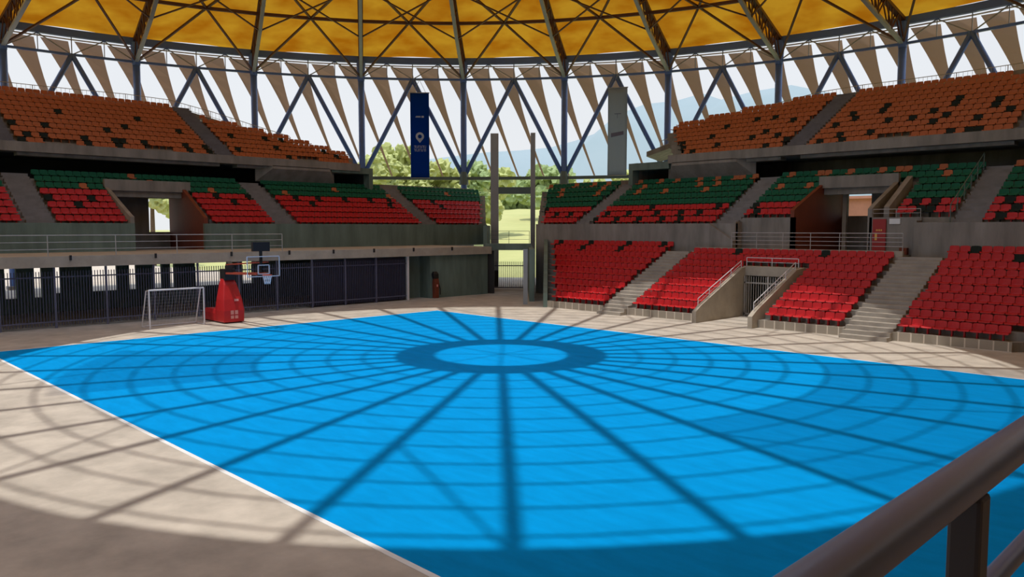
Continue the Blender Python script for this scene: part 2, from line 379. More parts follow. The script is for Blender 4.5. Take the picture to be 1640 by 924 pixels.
# chamfered kerb next to the recess
struct(MB().slab([(10.9, 13.9), (12.6, 13.9), (12.6, 14.2), (10.9, 14.2)], 3.7, [5.45, 4.4, 4.4, 5.45]), 'wall_right_chamfer', 'conc', 'chamfered concrete wall end by the recess')

def passage(sec, a0, a1, d0, label, skew=0.0):
    """vomitory passage: brown side walls, slab, lintel"""
    rz = 0 if side(sec) == 'R' else R90
    def sidew(a, b, sk=0.0):
        ds = [d0, d0 + 0.4, 19.0, 22.3]
        zt = [Z0M + RM * max(0, (d - DM0) / DDM) + 0.55 for d in ds]; zt[3] = zt[2] = 8.0
        q = MB()
        for x, y, p, r in zip(ds[:-1], ds[1:], zt[:-1], zt[1:]): q.slab([(a + sk * (x - d0) / 8, x), (b + sk * (x - d0) / 8, x), (b + sk * (y - d0) / 8, y), (a + sk * (y - d0) / 8, y)], 3.2, [p, p, r, r])
        return q
    struct(sidew(a0 - 0.25, a0), 'wall_passage_left', 'brown_wall' if side(sec) == 'R' else 'conc', 'left wall of the %s passage' % label, rz)
    struct(sidew(a1, a1 + 0.25, skew), 'wall_passage_right', 'conc' if side(sec) == 'R' else 'brown_wall', 'right wall of the %s passage' % label, rz)
    struct(MB().box(a0 - 0.25, a1 + 0.25 + skew, 18.9, 19.25, 7.75, 8.5), 'trim_passage', 'conc', 'concrete lintel over the %s passage' % label, rz)
    struct(MB().box(a0 - 0.25, a1 + 0.25 + skew, 15.3, 22.6, 3.2, 3.7), 'floor_passage', 'conc', 'floor of the %s passage' % label, rz)
passage('MR', 16.1, 20.5, 15.05, 'right')
passage('ML', -13.1, -8.6, 14.25, 'left', 0.8)
tag(MB().box(16.75, 17.0, 20.5, 20.75, 3.7, 7.75).build('passage_pillar', 'conc_pale'), 'pale concrete pillar inside the right brown passage', 'pillar')
tag(MB().slab([(21.25, 15.4), (21.55, 15.4), (21.55, 18.9), (21.25, 18.9)], 3.7, [6.4, 6.4, 8.3, 8.3]).build('passage_parapet', 'conc'), 'sloping concrete parapet right of the right brown passage', 'parapet')

# back walls of the middle tier with gaps at the passages, and the upper parapets
def backwall(sec, segs):
    rz = 0 if side(sec) == 'R' else R90
    q = MB()
    for a0, a1, z0, z1 in segs: q.box(a0, a1, 22.3, 22.6, z0, z1)
    struct(q, 'wall_back_right' if rz == 0 else 'wall_back_left', 'conc', 'back wall of the middle stand on the ' + ('right' if rz == 0 else 'left'), rz)
backwall('MR', [(-10.4, 0, 0, 9.2), (0, 16.1, 0, 8.1), (17.9, 20.5, 3.7, 8.1), (16.1, 17.9, 7.95, 8.1), (16.1, 16.3, 3.7, 7.95), (16.3, 17.9, 3.7, 6.0), (20.5, 38, 0, 8.1)])
backwall('ML', [(-34, -13.1, 3.2, 8.1), (-13.1, -9.3, 3.2, 8.1), (-9.3, -7.7, 3.2, 4.9), (-9.3, -7.7, 7.4, 8.1), (-7.7, 9.0, 3.2, 8.1), (9.0, 23.0, 3.2, 9.2)])
struct(MB().box(-0.3, 38, 26.5, 26.9, 7.9, 10.4).box(-0.3, 0, 20.8, 26.5, 8.38, 10.4).box(-0.3, 38, 21.0, 26.6, 10.15, 10.4), 'wall_gallery_right', 'conc', 'deep shaded gallery under the right upper stand')
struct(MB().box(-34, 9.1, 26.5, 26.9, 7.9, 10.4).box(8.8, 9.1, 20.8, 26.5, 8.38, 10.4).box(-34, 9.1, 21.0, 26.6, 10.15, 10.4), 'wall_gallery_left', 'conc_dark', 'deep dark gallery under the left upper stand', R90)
struct(MB().slab([(-10.4, 20.72), (16.1, 20.72), (16.1, 22.4), (-10.4, 22.4)], 7.9, 8.38).box(16.1, 38, 20.72, 22.4, 7.95, 8.38).box(-0.3, 38, 22.4, 26.6, 7.95, 8.38), 'floor_gangway_right', 'conc', 'gangway behind the green rows on the right')
struct(MB().box(-34, 23, 20.72, 22.4, 7.9, 8.38).box(-34, 9.1, 22.4, 26.6, 7.95, 8.38), 'floor_gangway_left', 'conc', 'gangway behind the green rows on the left', R90)
def parapet(sec, a0, a1):
    rz = 0 if side(sec) == 'R' else R90
    struct(MB().box(a0, a1, 19.75, 20.3, 10.1, 10.72).box(a0, a1, 20.3, 21.2, 10.1, 10.4), 'trim_parapet_right' if rz == 0 else 'trim_parapet_left', 'conc', 'concrete front edge of the upper stand on the ' + ('right' if rz == 0 else 'left'), rz)
parapet('UR', 3.6, 36); parapet('UL', -34, 7.6)
struct(MB().slab([(4.0, 19.75), (9.4, 19.75), (10.4, 20.75), (3.0, 20.75)], [9.9, 9.9, 8.9, 8.9], 10.15), 'trim_soffit_right', 'conc', 'sloping concrete soffit under the right upper stand')
struct(MB().slab([(-0.6, 19.75), (4.6, 19.75), (5.6, 20.75), (-1.6, 20.75)], [9.9, 9.9, 8.9, 8.9], 10.15), 'trim_soffit_left', 'conc', 'sloping concrete soffit under the left upper stand', R90)
struct(MB().box(0.2, 3.6, 19.9, 20.75, 9.75, 10.3).box(-0.2, 0.2, 19.9, 20.75, 8.6, 10.3), 'trim_frame_right', 'conc_green', 'concrete frame at the corner end of the right upper stand')
struct(MB().box(4.9, 8.6, 19.9, 20.75, 9.9, 10.4).box(8.6, 9.0, 19.9, 20.75, 8.6, 10.4), 'trim_frame_left', 'conc_green', 'concrete frame at the corner end of the left upper stand', R90)

# left side: concourse slab, undercroft, middle tier front wall
L = lambda mb, n, m, lab: struct(mb, n, m, lab, R90)
L(MB().box(-34, 11.1, 6.85, 15.2, 3.17, 3.74), 'floor_concourse_left', 'conc_pale', 'concourse slab on the left above the dark railings')
L(MB().box(-34, -13.1, 14.2, 14.45, 3.7, 5.5).box(-8.6, 17.4, 14.2, 14.45, 3.7, 5.5), 'wall_left_front', 'conc_green', 'concrete wall along the left concourse')
L(MB().box(5.2, 11.0, 7.2, 7.6, 0, 3.2), 'wall_left', 'conc_green', 'greenish concrete wall beside the corner gate')
L(MB().box(3.1, 5.2, 8.4, 8.8, 0, 3.2).box(5.2, 5.5, 7.6, 8.8, 0, 3.2).box(3.0, 3.3, 7.5, 8.8, 0, 3.2), 'wall_left_recess', 'conc_green', 'recessed concrete wall between fence and corner')
q = MB(); wins = [(-21.6, -21.0), (-20.0, -19.4), (-18.45, -18.05), (-17.3, -17.0), (-15.2, -13.7), (-12.95, -12.5), (-11.45, -10.85), (-10.3, -10.0), (-8.6, -5.95), (-5.15, -4.3)]
p = -34
for a0, a1 in wins:
    q.box(p, a0, 16.0, 16.3, 0, 3.2); q.box(a0, a1, 16.0, 16.3, 0, 0.95 if a1 < -17.5 else 1.15); p = a1
q.box(p, 16.5, 16.0, 16.3, 0, 3.2)
L(q, 'wall_undercroft', 'conc_green', 'dark back wall behind the railings with narrow openings')

# ------------------------------------------------------------------ corner opening (p across, q along the diagonal)
S2 = math.sqrt(0.5)
def pq(p, q): return ((p - q) * S2, (p + q) * S2)
def pqbox(mb, p0, p1, q0, q1, z0, z1): return mb.slab([pq(p0, q0), pq(p1, q0), pq(p1, q1), pq(p0, q1)], z0, z1)
tag(pqbox(MB(), 2.62, 3.32, 21.6, 22.3, 0, 13.6).build('gate_pillar', 'steel_grey'), 'tall grey pillar on the left of the corner opening', 'pillar')
tag(pqbox(MB(), 6.2, 6.62, 21.6, 22.3, 0, 13.65).build('gate_pillar', 'steel_grey'), 'tall grey pillar on the right of the corner opening', 'pillar')
tag(pqbox(MB(), 3.32, 6.2, 21.7, 22.1, 8.25, 8.85).build('gate_beam', 'steel_teal'), 'dark teal beam joining the two corner pillars', 'beam')
tag(pqbox(MB(), 2.5, 6.1, 12.9, 14.4, 3.45, 3.95).build('foot_bridge', 'conc_green'), 'concrete bridge slab crossing the corner opening', 'bridge')
struct(pqbox(MB(), 5.9, 6.25, 6.2, 21.5, 0, 3.7), 'wall_corner_right', 'conc_green', 'greenish wall on the right of the corner passage')
struct(pqbox(MB(), 2.3, 2.6, 14.0, 21.5, 0, 5.4), 'wall_corner_left', 'conc_green', 'wall on the left of the corner passage')
tag(pqbox(MB(), 5.45, 5.75, 4.1, 4.4, 0, 3.75).build('corner_post', 'steel_grey'), 'slim grey post standing at the corner of the lower red stand', 'post')
# end wall of the lower stand, sloping with the steps
struct(MB().slab([(3.4, 6.55), (-3.7, 14.2), (-3.9, 14.0), (3.2, 6.35)], 0, [0.9, 4.3, 4.3, 0.9]), 'wall_stand_end', 'conc_green', 'sloping end wall of the lower red stand')
def tunnel_gate():
    g = empty('barred_gate', (16.55, 11.1, 0), 'grey barred gate closing the tunnel in the lower red stand', 'gate')
    MB().box(-1.5, 1.5, -0.04, 0.04, 0.1, 0.2).box(-1.5, 1.5, -0.04, 0.04, 1.95, 2.03).box(-1.5, -1.42, -0.04, 0.04, 0, 2.38).box(1.42, 1.5, -0.04, 0.04, 0, 2.38).box(-0.05, 0.05, -0.05, 0.05, 0, 2.38).build('gate_frame', 'rail_dull', g)
    r = MB()
    for j in range(19):
        x = -1.35 + 0.15 * j; r.box(x - 0.018, x + 0.018, -0.018, 0.018, 0.05, 2.36)
    r.build('bars', 'rail_dull', g)
tunnel_gate()
def gate_panel():
    g = empty('barred_gate', (*pq(4.3, 17.5), 0), 'dark barred gate under the bridge in the corner opening', 'gate', rz=0)
    f = MB(); o = Vector((*pq(4.3, 17.5), 0))
    def P(p, z): v = Vector((*pq(p, 17.5), z)); return v - o
    f.bar(P(2.65, 0.15), P(5.9, 0.15), 0.08).bar(P(2.65, 2.0), P(5.9, 2.0), 0.08).bar(P(2.65, 0), P(2.65, 2.1), 0.1).bar(P(5.9, 0), P(5.9, 2.1), 0.1)
    f.build('gate_frame', 'fence', g)
    r = MB()
    for j in range(20):
        x = 2.75 + j * 0.16; r.bar(P(x, 0.1), P(x, 2.35), 0.035)
    r.build('bars', 'fence', g)
    pn = MB(); pn.bar(P(2.7, 0.9), P(3.4, 0.9), 0.05, 1.4); pn.build('lock_panel', 'hoop_black', g)
gate_panel()
MBd = MB(); pqbox(MBd, 2.6, 3.2, 13.2, 13.5, 0, 3.4)
tag(MBd.build('door_leaf', 'hoop_black'), 'dark open door leaf at the left of the corner passage', 'door')

# ------------------------------------------------------------------ left fence
def fence_panel(a0, a1, label, sheet):
    g = empty('fence_panel', (-7.2, a0, 0), label, 'fence', 'railing panels under the left concourse')
    w_ = a1 - a0
    MB().box(-0.05, 0.05, -0.05, 0.05, 0, 3.15).build('post', 'fence_grey', g)
    MB().box(-0.03, 0.03, 0.05, w_ - 0.05, 0.30, 0.37).build('rail', 'fence_grey', g)
    MB().box(-0.03, 0.03, 0.05, w_ - 0.05, 2.62, 2.69).build('rail', 'fence', g)
    r = MB(); n = int(w_ / 0.135)
    for j in range(1, n):
        y = w_ * j / n; r.box(-0.018, 0.018, y - 0.018, y + 0.018, 0.12, 2.95)
    r.build('bars', 'fence', g)
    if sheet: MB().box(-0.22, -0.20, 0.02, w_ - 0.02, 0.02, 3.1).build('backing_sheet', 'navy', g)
    return g
xs = [-29.6 + 2.5 * j for j in range(13)] + [3.05]
for j, (a0, a1) in enumerate(zip(xs[:-1], xs[1:])):
    n = j - 2
    lab = 'dark barred railing panel, %s counted from the white edged end post' % nth(len(xs) - 1 - j)
    fence_panel(a0, a1, lab, a0 > -5.0)
tag(MB().box(-7.27, -7.10, 3.05, 3.2, 0, 3.16).build('end_post', 'white'), 'pale end post where the dark railing meets the green recess', 'post')
g = MB()
for y in (-21.4, -15.9, -12.3, -7.6):
    pass
for n, y in enumerate((-18.9, -14.6, -10.2, -6.4, -3.2, 0.0, 3.4, 7.0)):
    tag(MB().box(-6.86, -6.74, y - 0.045, y + 0.045, 3.52, 3.78).build('drain_spout', 'hoop_black'), 'small dark spout on the left concourse edge, %s from the left' % nth(n + 1), 'spout', 'spouts on the concourse edge')

# ------------------------------------------------------------------ railings
def guard_rail(name, label, pts, h, nr, step, r=0.025, m='rail_dull', cat='railing', pickets=0, grp=None):
    base = Vector(pts[0]); g = empty(name, base, label, cat, grp)
    V = [Vector(p) - base for p in pts]
    for k_ in range(nr):
        z = h * (1 - k_ / max(1, nr)); MB().tube([v + Vector((0, 0, z)) for v in V], r if k_ == 0 else r * 0.7, 6).build('top_rail' if k_ == 0 else 'rail', m, g)
    for a, b_ in zip(V[:-1], V[1:]):
        n = max(1, round((b_ - a).length / step))
        for j in range(n + (1 if b_ is V[-1] else 0)):
            p_ = a.lerp(b_, j / n); MB().tube([p_, p_ + Vector((0, 0, h))], r, 6).build('post', m, g)
        if pickets:
            q_ = MB(); n2 = int((b_ - a).length / pickets)
            for j in range(n2):
                p_ = a.lerp(b_, (j + 0.5) / n2); q_.bar(p_, p_ + Vector((0, 0, h)), 0.018)
            q_.build('pickets', m, g)
    return g
guard_rail('guard_rail', 'long thin guard rail along the left concourse above the dark railing', [(-6.95, -33, 3.74), (-6.95, -6.8, 3.74)], 1.08, 3, 3.4)
guard_rail('guard_rail', 'thin guard rail in front of the right brown passage', [(12.75, 13.52, 3.95), (23.0, 13.52, 3.95)], 0.95, 4, 1.7)
guard_rail('tunnel_handrail', 'white handrail on the wall left of the tunnel gate', [(14.87, 6.4, 0.9), (14.87, 11.0, 2.85)], 0.42, 2, 1.3, 0.022, 'white')
guard_rail('tunnel_handrail', 'white handrail on the wall right of the tunnel gate', [(18.22, 6.4, 0.9), (18.22, 11.0, 2.85)], 0.42, 2, 1.3, 0.022, 'white')
guard_rail('tunnel_handrail', 'white handrail above the tunnel gate lintel', [(14.95, 11.5, 2.95), (18.15, 11.5, 2.95)], 0.5, 2, 1.5, 0.022, 'white')
guard_rail('stair_handrail', 'green grey handrail beside the stairs right of the brown passage', [(24.95, 14.6, 5.5), (24.95, 20.2, 8.55)], 0.95, 2, 1.4, 0.028, 'steel_teal')
guard_rail('guard_rail', 'thin rail above the red board by the right passage', [(20.75, 15.15, 5.8), (23.3, 15.15, 5.8)], 0.45, 2, 1.2, 0.02)
guard_rail('guard_rail', 'thin rails across the corner opening above the bridge', [(*pq(2.7, 14.2), 3.95), (*pq(6.0, 14.2), 3.95)], 1.0, 3, 1.6, 0.02, 'steel_teal')
def rear(name, lab, degs, zs_, tail):
    pts = [(CX + 51.3 * math.cos(math.radians(a)), CY + 51.3 * math.sin(math.radians(a)), z) for a, z in zip(degs, zs_)] + tail
    return guard_rail(name, lab, pts, 1.5, 3, 2.4, 0.03, pickets=0.3)
rear('rear_railing', 'thin grey railing behind the right upper orange stand', (113, 109, 105, 101, 97, 93, 89, 85, 81, 77, 73, 69), (12.0, 13.0, 14.0, 14.8, 15.4, 15.6, 15.6, 15.6, 15.6, 15.6, 15.6, 15.6), [])
rear('rear_railing', 'thin grey railing behind the left upper orange stand', (154, 158, 162, 166, 170, 174, 178, 182, 186, 190, 194), (12.6, 13.6, 14.6, 15.4, 15.6, 15.6, 15.6, 15.6, 15.6, 15.6, 15.6), [])
q = MB()
def deck(degs, zs_):
    for a, b_, za, zb in zip(degs[:-1], degs[1:], zs_[:-1], zs_[1:]):
        p_ = [(CX + r_ * math.cos(math.radians(t)), CY + r_ * math.sin(math.radians(t))) for r_, t in ((45.5, a), (51.6, a), (51.6, b_), (45.5, b_))]
        q.slab(p_, [za - 0.45, za - 0.45, zb - 0.45, zb - 0.45], [za - 0.02, za - 0.02, zb - 0.02, zb - 0.02])
deck((113, 109, 105, 101, 97, 93, 89, 85, 81, 77, 73, 69), (12.0, 13.0, 14.0, 14.8, 15.4, 15.6, 15.6, 15.6, 15.6, 15.6, 15.6, 15.6))
deck((154, 158, 162, 166, 170, 174, 178, 182, 186, 190, 194), (12.6, 13.6, 14.6, 15.4, 15.6, 15.6, 15.6, 15.6, 15.6, 15.6, 15.6))
struct(q, 'floor_rear_walkway', 'conc', 'concrete walkway behind the upper orange stands')
# near side of the bowl, unseen; added and cut to shade the left stands
q = MB()
for j in range(36):
    a = math.radians(-84 + 4 * j); b_ = math.radians(-80 + 4 * j)
    q.slab([(CX + r_ * math.cos(t), CY + r_ * math.sin(t)) for r_, t in ((51, a), (51.5, a), (51.5, b_), (51, b_))], 0, 17)
    q.slab([(CX + r_ * math.cos(t), CY + r_ * math.sin(t)) for r_, t in ((36, a), (51.1, a), (51.1, b_), (36, b_))], [9.2, 16.4, 16.4, 9.2], [9.8, 17, 17, 9.8])
struct(q, 'wall_near_added', 'conc', 'unseen stand and wall added on the near side to darken the left stands')
# near railing at the camera's own concourse
struct(MB().box(38.0, 44, -45, -20, 3.17, 3.72), 'floor_concourse_near', 'conc_pale', 'concourse slab the photo is taken from')
g = empty('near_handrail', (38.09, -29.64, 3.72), 'thick brushed steel handrail in the near right corner', 'railing')
MB().tube([(0, -6, 1.03), (0, 6, 1.03)], 0.037, 24).build('top_rail', 'rail', g, smooth=True)
MB().tube([(0, -6, 0.78), (0, 6, 0.78)], 0.02, 16).build('rail', 'rail', g, smooth=True)
MB().tube([(0, -6, 0.50), (0, 6, 0.50)], 0.02, 16).build('rail', 'rail', g, smooth=True)
for y in (-4.8, -3.2, -1.6, 0.0, 1.6, 3.2, 4.8):
    MB().box(-0.028, 0.028, y - 0.03, y + 0.03, 0, 1.0).build('post', 'post_dark', g, bevel=0.008)

# ------------------------------------------------------------------ roof steel
RC, NB = 52.33, 32
KS = 15.0 / 13.5
def zs(z): return 5.2 + KS * (z - 5.2)
ZSK = 30.1
def zt_(r): return 22.31 + 0.2 * (RC - r) if r > 43.9 else (24.0 + (ZSK - 24.0) / (43.9 - 20.1) * (43.9 - r) if r > 20.1 else ZSK)
def zb_(r): return 20.2 + 0.24 * (RC - r) if r > 43.9 else 22.22 + (29.7 - 22.22) / (43.9 - 20.1) * (43.9 - r)
def pol(r, deg, z): return Vector((CX + r * math.cos(math.radians(deg)), CY + r * math.sin(math.radians(deg)), z))
STEP = 360 / NB
# visible columns run from 90 to 180 degrees; index 0 is the leftmost in the photo
VIS = [180 - STEP * j for j in range(0, 10)]
COLN = ['at the left photo edge', 'second from the left edge', 'third from the left edge', 'left of the blue banner', 'right of the blue banner',
        'left of the grey banner', 'right of the grey banner', 'above the right upper stand stairs', 'third from the right edge', 'near the right photo edge']
BAYN = ['first full bay from the left', 'second bay from the left', 'third bay from the left', 'bay with the blue banner', 'bay above the corner opening',
        'bay with the grey banner', 'bay right of the grey banner', 'bay over the right stairs', 'second bay from right', 'rightmost bay']
def truss(deg, label, group=None):
    g = empty('roof_truss', pol(RC, deg, 20.2), label, 'roof truss', group)
    o = pol(RC, deg, 20.2)
    rs = [RC, 49.5, 46.7, 43.9, 40.2, 36.6, 33, 29.5, 26, 22.8, 20.3]
    top = [pol(r, deg, zt_(r) - 0.2) - o for r in rs]; bot = [pol(r, deg, zb_(r)) - o for r in rs]
    t1 = MB(); t2 = MB(); w3 = MB()
    for a, b_ in zip(top[:-1], top[1:]): t1.bar(a, b_, 0.46, 0.28)
    for a, b_ in zip(bot[:-1], bot[1:]): t2.bar(a, b_, 0.30, 0.24)
    for j in range(len(rs) - 1):
        for s_ in (-0.13, 0.13):
            off = Vector((-math.sin(math.radians(deg)), math.cos(math.radians(deg)), 0)) * s_
            if (top[j] - bot[j]).length > 0.3: w3.bar(top[j] + off, bot[j] + off, 0.10)
            w3.bar(bot[j] + off, (top[j] + top[j + 1]) / 2 + off, 0.09); w3.bar((top[j] + top[j + 1]) / 2 + off, bot[j + 1] + off, 0.09)
    if 'outside' in label: g.name = 'ceiling_truss'; g['kind'] = 'structure'
    t1.build('top_chord', 'steel_brown', g); t2.build('bottom_chord', 'steel_grey', g); w3.build('web', 'steel_brown', g)
for j in range(NB):
    d = 180 - STEP * j
    if j <= 9: truss(d, 'brown steel roof truss rising from the column ' + COLN[j])
    else: truss(d, 'roof truss of the near side, outside the photo', None)
# ring truss on the column heads
g = empty('ring_truss', (CX, CY, 20.2), 'long curved blue ring truss on the column heads under the yellow roof', 'ring truss')
def ring(r, z, n=64): return [(r * math.cos(2 * PI * j / n), r * math.sin(2 * PI * j / n), z) for j in range(n)]
def ringbar(pts, w_, h_):
    q_ = MB()
    for a, b_ in zip(pts, pts[1:] + pts[:1]): q_.bar(a, b_, w_, h_)
    return q_
ringbar(ring(RC, 1.8), 0.44, 0.62).build('top_beam', 'steel_blue', g)
ringbar(ring(RC + 0.1, 1.30), 0.13, 0.1).build('thin_rail', 'white', g)
ringbar(ring(RC, 0.0), 0.22, 0.2).build('bottom_chord', 'steel_blue', g)
q = MB()
P0 = ring(RC, 0.0, 128); P1 = ring(RC, 1.5, 128)
for j in range(0, 128, 4):
    q.bar(P0[j], P1[j + 1], 0.09); q.bar(P1[j + 1], P0[(j + 2) % 128], 0.09); q.bar(P0[(j + 2) % 128], P1[(j + 3) % 128], 0.09); q.bar(P1[(j + 3) % 128], P0[(j + 4) % 128], 0.09)
    q.bar(P0[j + 1], P1[j + 1], 0.06); q.bar(P0[j + 2], P1[j + 2], 0.07); q.bar(P0[j + 3], P1[j + 3], 0.06)
q.build('web', 'steel_grey', g)
# columns and V braces
for j, d in enumerate(VIS):
    o = pol(RC, d, 0); g = empty('steel_column', o, 'blue steel column ' + COLN[j], 'column')
    MB().tube([(0, 0, 0.3), (0, 0, 21.6)], 0.31, 20).build('shaft', 'steel_blue', g, smooth=True)
    MB().box(-0.5, 0.5, -0.5, 0.5, 0, 0.3).build('base_plate', 'conc', g)
    MB().tube([(0, 0, 19.9), (0, 0, 21.9)], [0.34, 0.46], 12).build('head', 'steel_blue', g)
    MB().tube([(0, 0, 9.6), (0, 0, 10.9)], [0.5, 0.40], 12).build('node_sleeve', 'steel_teal', g)
for j in range(-1, 10):
    dl = 180 - STEP * j; m = dl - STEP / 2; top = pol(RC, m, 20.2)
    for s_, dd in (('left', dl), ('right', dl - STEP)):
        if (j == -1 and s_ == 'left') or (j == 9 and s_ == 'right'): continue
        a = pol(RC, dd, 10.3); nm = BAYN[j] if j >= 0 else 'bay at the left photo edge'
        o = MB().tube([Vector((0, 0, 0)), top - a], 0.22, 12).build('diagonal_brace', 'steel_blue', smooth=True); o.location = a
        tag(o, 'slanting blue brace, %s leg of inverted V, %s' % (s_, nm), 'brace')
for j in (3, 4, 5):
    a = pol(RC, 180 - STEP * j, 10.25); b_ = pol(RC, 180 - STEP * (j + 1), 10.25)
    o = MB().bar(Vector((0, 0, 0)), b_ - a, 0.3, 0.32).build('tie_beam', 'steel_teal'); o.location = a
    tag(o, 'horizontal teal tie beam, ' + BAYN[j], 'beam')
# bracing under the roof cloth
def bracing(j):
    d0 = 180 - STEP * j; d1 = d0 - STEP; m = (d0 + d1) / 2; o = pol(RC, m, 20.2)
    g = empty('roof_bracing', o, 'brown crossed bracing bars under the yellow roof, ' + (BAYN[j] if 0 <= j < 10 else 'bay at the left photo edge'), 'roof bracing')
    pm = pol(43.9, m, zt_(43.9) - 0.35); n2 = zt_(36.6) - 0.3
    def bb(a, b_, w_, mm='steel_brown'): MB().bar(a - o, b_ - o, w_).build('brace_bar', mm, g)
    for dd in (d0, d1):
        bb(pol(RC, dd, 20.25), pm, 0.16)
        bb(pm, pol(36.6, dd, n2), 0.17)
    bb(pol(43.9, d0, zb_(43.9)), pol(36.6, d1, zb_(36.6)), 0.11); bb(pol(43.9, d1, zb_(43.9)), pol(36.6, d0, zb_(36.6)), 0.11)
    bb(pol(36.6, d0, n2), pol(29.5, m, zt_(29.5) - 0.3), 0.14); bb(pol(36.6, d1, n2), pol(29.5, m, zt_(29.5) - 0.3), 0.14)
for j in range(-1, 10): bracing(j)
def purlin(r, w_, drop, lab, m='steel_brown', n=64):
    o = ringbar([(x, y, z) for x, y, z in ring(r, 0, n)], w_, w_).build('purlin_ring', m); o.location = (CX, CY, zt_(r) - drop)
    return tag(o, lab, 'purlin', 'roof purlin rings' if 'shadow' in lab else None)
def purlin_s(*a):
    o = purlin(*a); o.name = 'ceiling_ring'; o['kind'] = 'structure'
purlin(43.9, 0.26, 0.35, 'dark brown purlin ring crossing the yellow roof')
purlin(36.6, 0.22, 0.35, 'second brown purlin ring higher up the yellow roof')
purlin_s(29.5, 0.2, 0.35, 'third purlin ring out of view, at the yellow roof inner part')
purlin_s(19.92, 0.4, 0.3, 'ring at the inner edge of the yellow roof, bounding the sunlit floor')
q = MB()
for j in range(11):
    r = 5.65 + 1.36 * j
    pts = [(x, y, zt_(r) - ZSK + 1.6 + 0.05) for x, y, z in ring(r, 0, 64)]
    for a, b_ in zip(pts, pts[1:] + pts[:1]): q.bar(a, b_, 0.10, 0.10)
for k_ in range(NB):
    a0 = math.radians(STEP * k_ + 1.9); c0, s0 = math.cos(a0), math.sin(a0)
    q.bar((4.2 * c0, 4.2 * s0, 1.5), (20.2 * c0, 20.2 * s0, 1.5), 0.30, 0.25)
    if k_ % 3 == 0:
        a1 = math.radians(STEP * (k_ + 1) + 1.9); q.bar((13.7 * c0, 13.7 * s0, 1.6), (20.1 * math.cos(a1), 20.1 * math.sin(a1), 1.6), 0.09)
o = struct(q, 'ceiling_skylight_grid', 'steel_grey', 'ribs and thin rings of the round skylight, shown by their shadows'); o.location = (CX, CY, ZSK - 1.6)
q = MB(); n = 64
vi = []
for j in range(n):
    a = 2 * PI * j / n; a2 = 2 * PI * (j + 1) / n; c0, s0, c1, s1 = math.cos(a), math.sin(a), math.cos(a2), math.sin(a2)
    q.slab([(2.75 * c0, 2.75 * s0), (4.3 * c0, 4.3 * s0), (4.3 * c1, 4.3 * s1), (2.75 * c1, 2.75 * s1)], -0.4, 0.15)
for j in range(4):
    a = PI * j / 4; q.bar((-2.8 * math.cos(a), -2.8 * math.sin(a), 0), (2.8 * math.cos(a), 2.8 * math.sin(a), 0), 0.07)
o = struct(q, 'ceiling_hub', 'steel_brown', 'wide hub ring at the roof centre, shown by its shadow'); o.location = (CX, CY, ZSK)
# unseen smoky sheets, added over skylight bays to dim parts of the court
q = MB()
def sheet(a0, a1, r0, r1):
    n_ = max(1, round((a1 - a0) / 5.625))
    for j in range(n_):
        x = a0 + (a1 - a0) * j / n_; y = a0 + (a1 - a0) * (j + 1) / n_
        vs = [pol(r0, x, zt_(r0) + 0.1), pol(r1, x, zt_(r1) + 0.1), pol(r1, y, zt_(r1) + 0.1), pol(r0, y, zt_(r0) + 0.1)]
        q.add(vs, [(0, 1, 2, 3)])
sheet(-19.9, 36.3, 12.4, 19.75); sheet(-138.0, -104.3, 9.6, 16.2)
struct(q, 'ceiling_dimming_sheets', 'dim_sheet', 'unseen smoky sheets added over the skylight to dim parts of the floor')
# amber roof cloth
q = MB(); NA = 256; RS = [19.75, 20.12, 23, 26.5, 29.5, 33, 36.6, 40.2, 43.9, 48, RC, 52.9]
for r in RS:
    for j in range(NA):
        a = 360 * j / NA; f = math.sin(math.radians(a * NB / 2)) ** 2 if False else abs(math.sin(math.radians(a * NB / 2)))
        v = pol(r, a, zt_(r) + 0.02 + 0.35 * f); q.v.append(tuple(v - Vector((CX, CY, 20))))
for i in range(len(RS) - 1):
    for j in range(NA): q.f.append((i * NA + j, i * NA + (j + 1) % NA, (i + 1) * NA + (j + 1) % NA, (i + 1) * NA + j))
o = struct(q, 'ceiling', 'membrane', 'amber yellow roof cloth', smooth=True); o.location = (CX, CY, 20)

# tan shade fins on the outside of the columns
def fin(deg, label):
    """tapering twisted blade hung from the ring truss; deg is the centre of its top edge"""
    RF = RC + 0.8; w0 = 1.98; n_ = 10; o = pol(RF, deg, 21.5); q_ = MB(); fr = []
    for i in range(n_ + 1):
        t = i / n_; z = 21.5 - 11.0 * t; dg = deg - 4.5 * t; wd = w0 * (1 - t) ** 2.8 + 0.24 + 0.2 * t * (1 - t); tw = math.radians(8 + 40 * t)
        c = pol(RF, dg, z); A_ = math.radians(dg); ta = Vector((math.sin(A_), -math.cos(A_), 0)); ra = Vector((math.cos(A_), math.sin(A_), 0))
        dv = ta * math.cos(tw) + ra * math.sin(tw); nv = ra * math.cos(tw) - ta * math.sin(tw)
        for s_ in (-1, 1): q_.v.append(tuple(c + dv * (s_ * wd / 2) - o))
    for i in range(n_): a = 2 * i; q_.f.append((a, a + 1, a + 3, a + 2))
    ob = q_.build('shade_fin', 'fin'); ob.location = o
    return tag(ob, label, 'shade fin', 'tan shade fins around the arena')
for j in range(-1, 10):
    for k_ in range(4):
        nm = BAYN[j] if j >= 0 else 'bay at the left photo edge'
        fin(180 - STEP * (j + (k_ + 0.55) / 4), 'tan tapering shade fin, %s from left, in the %s' % (nth(k_ + 1), nm))

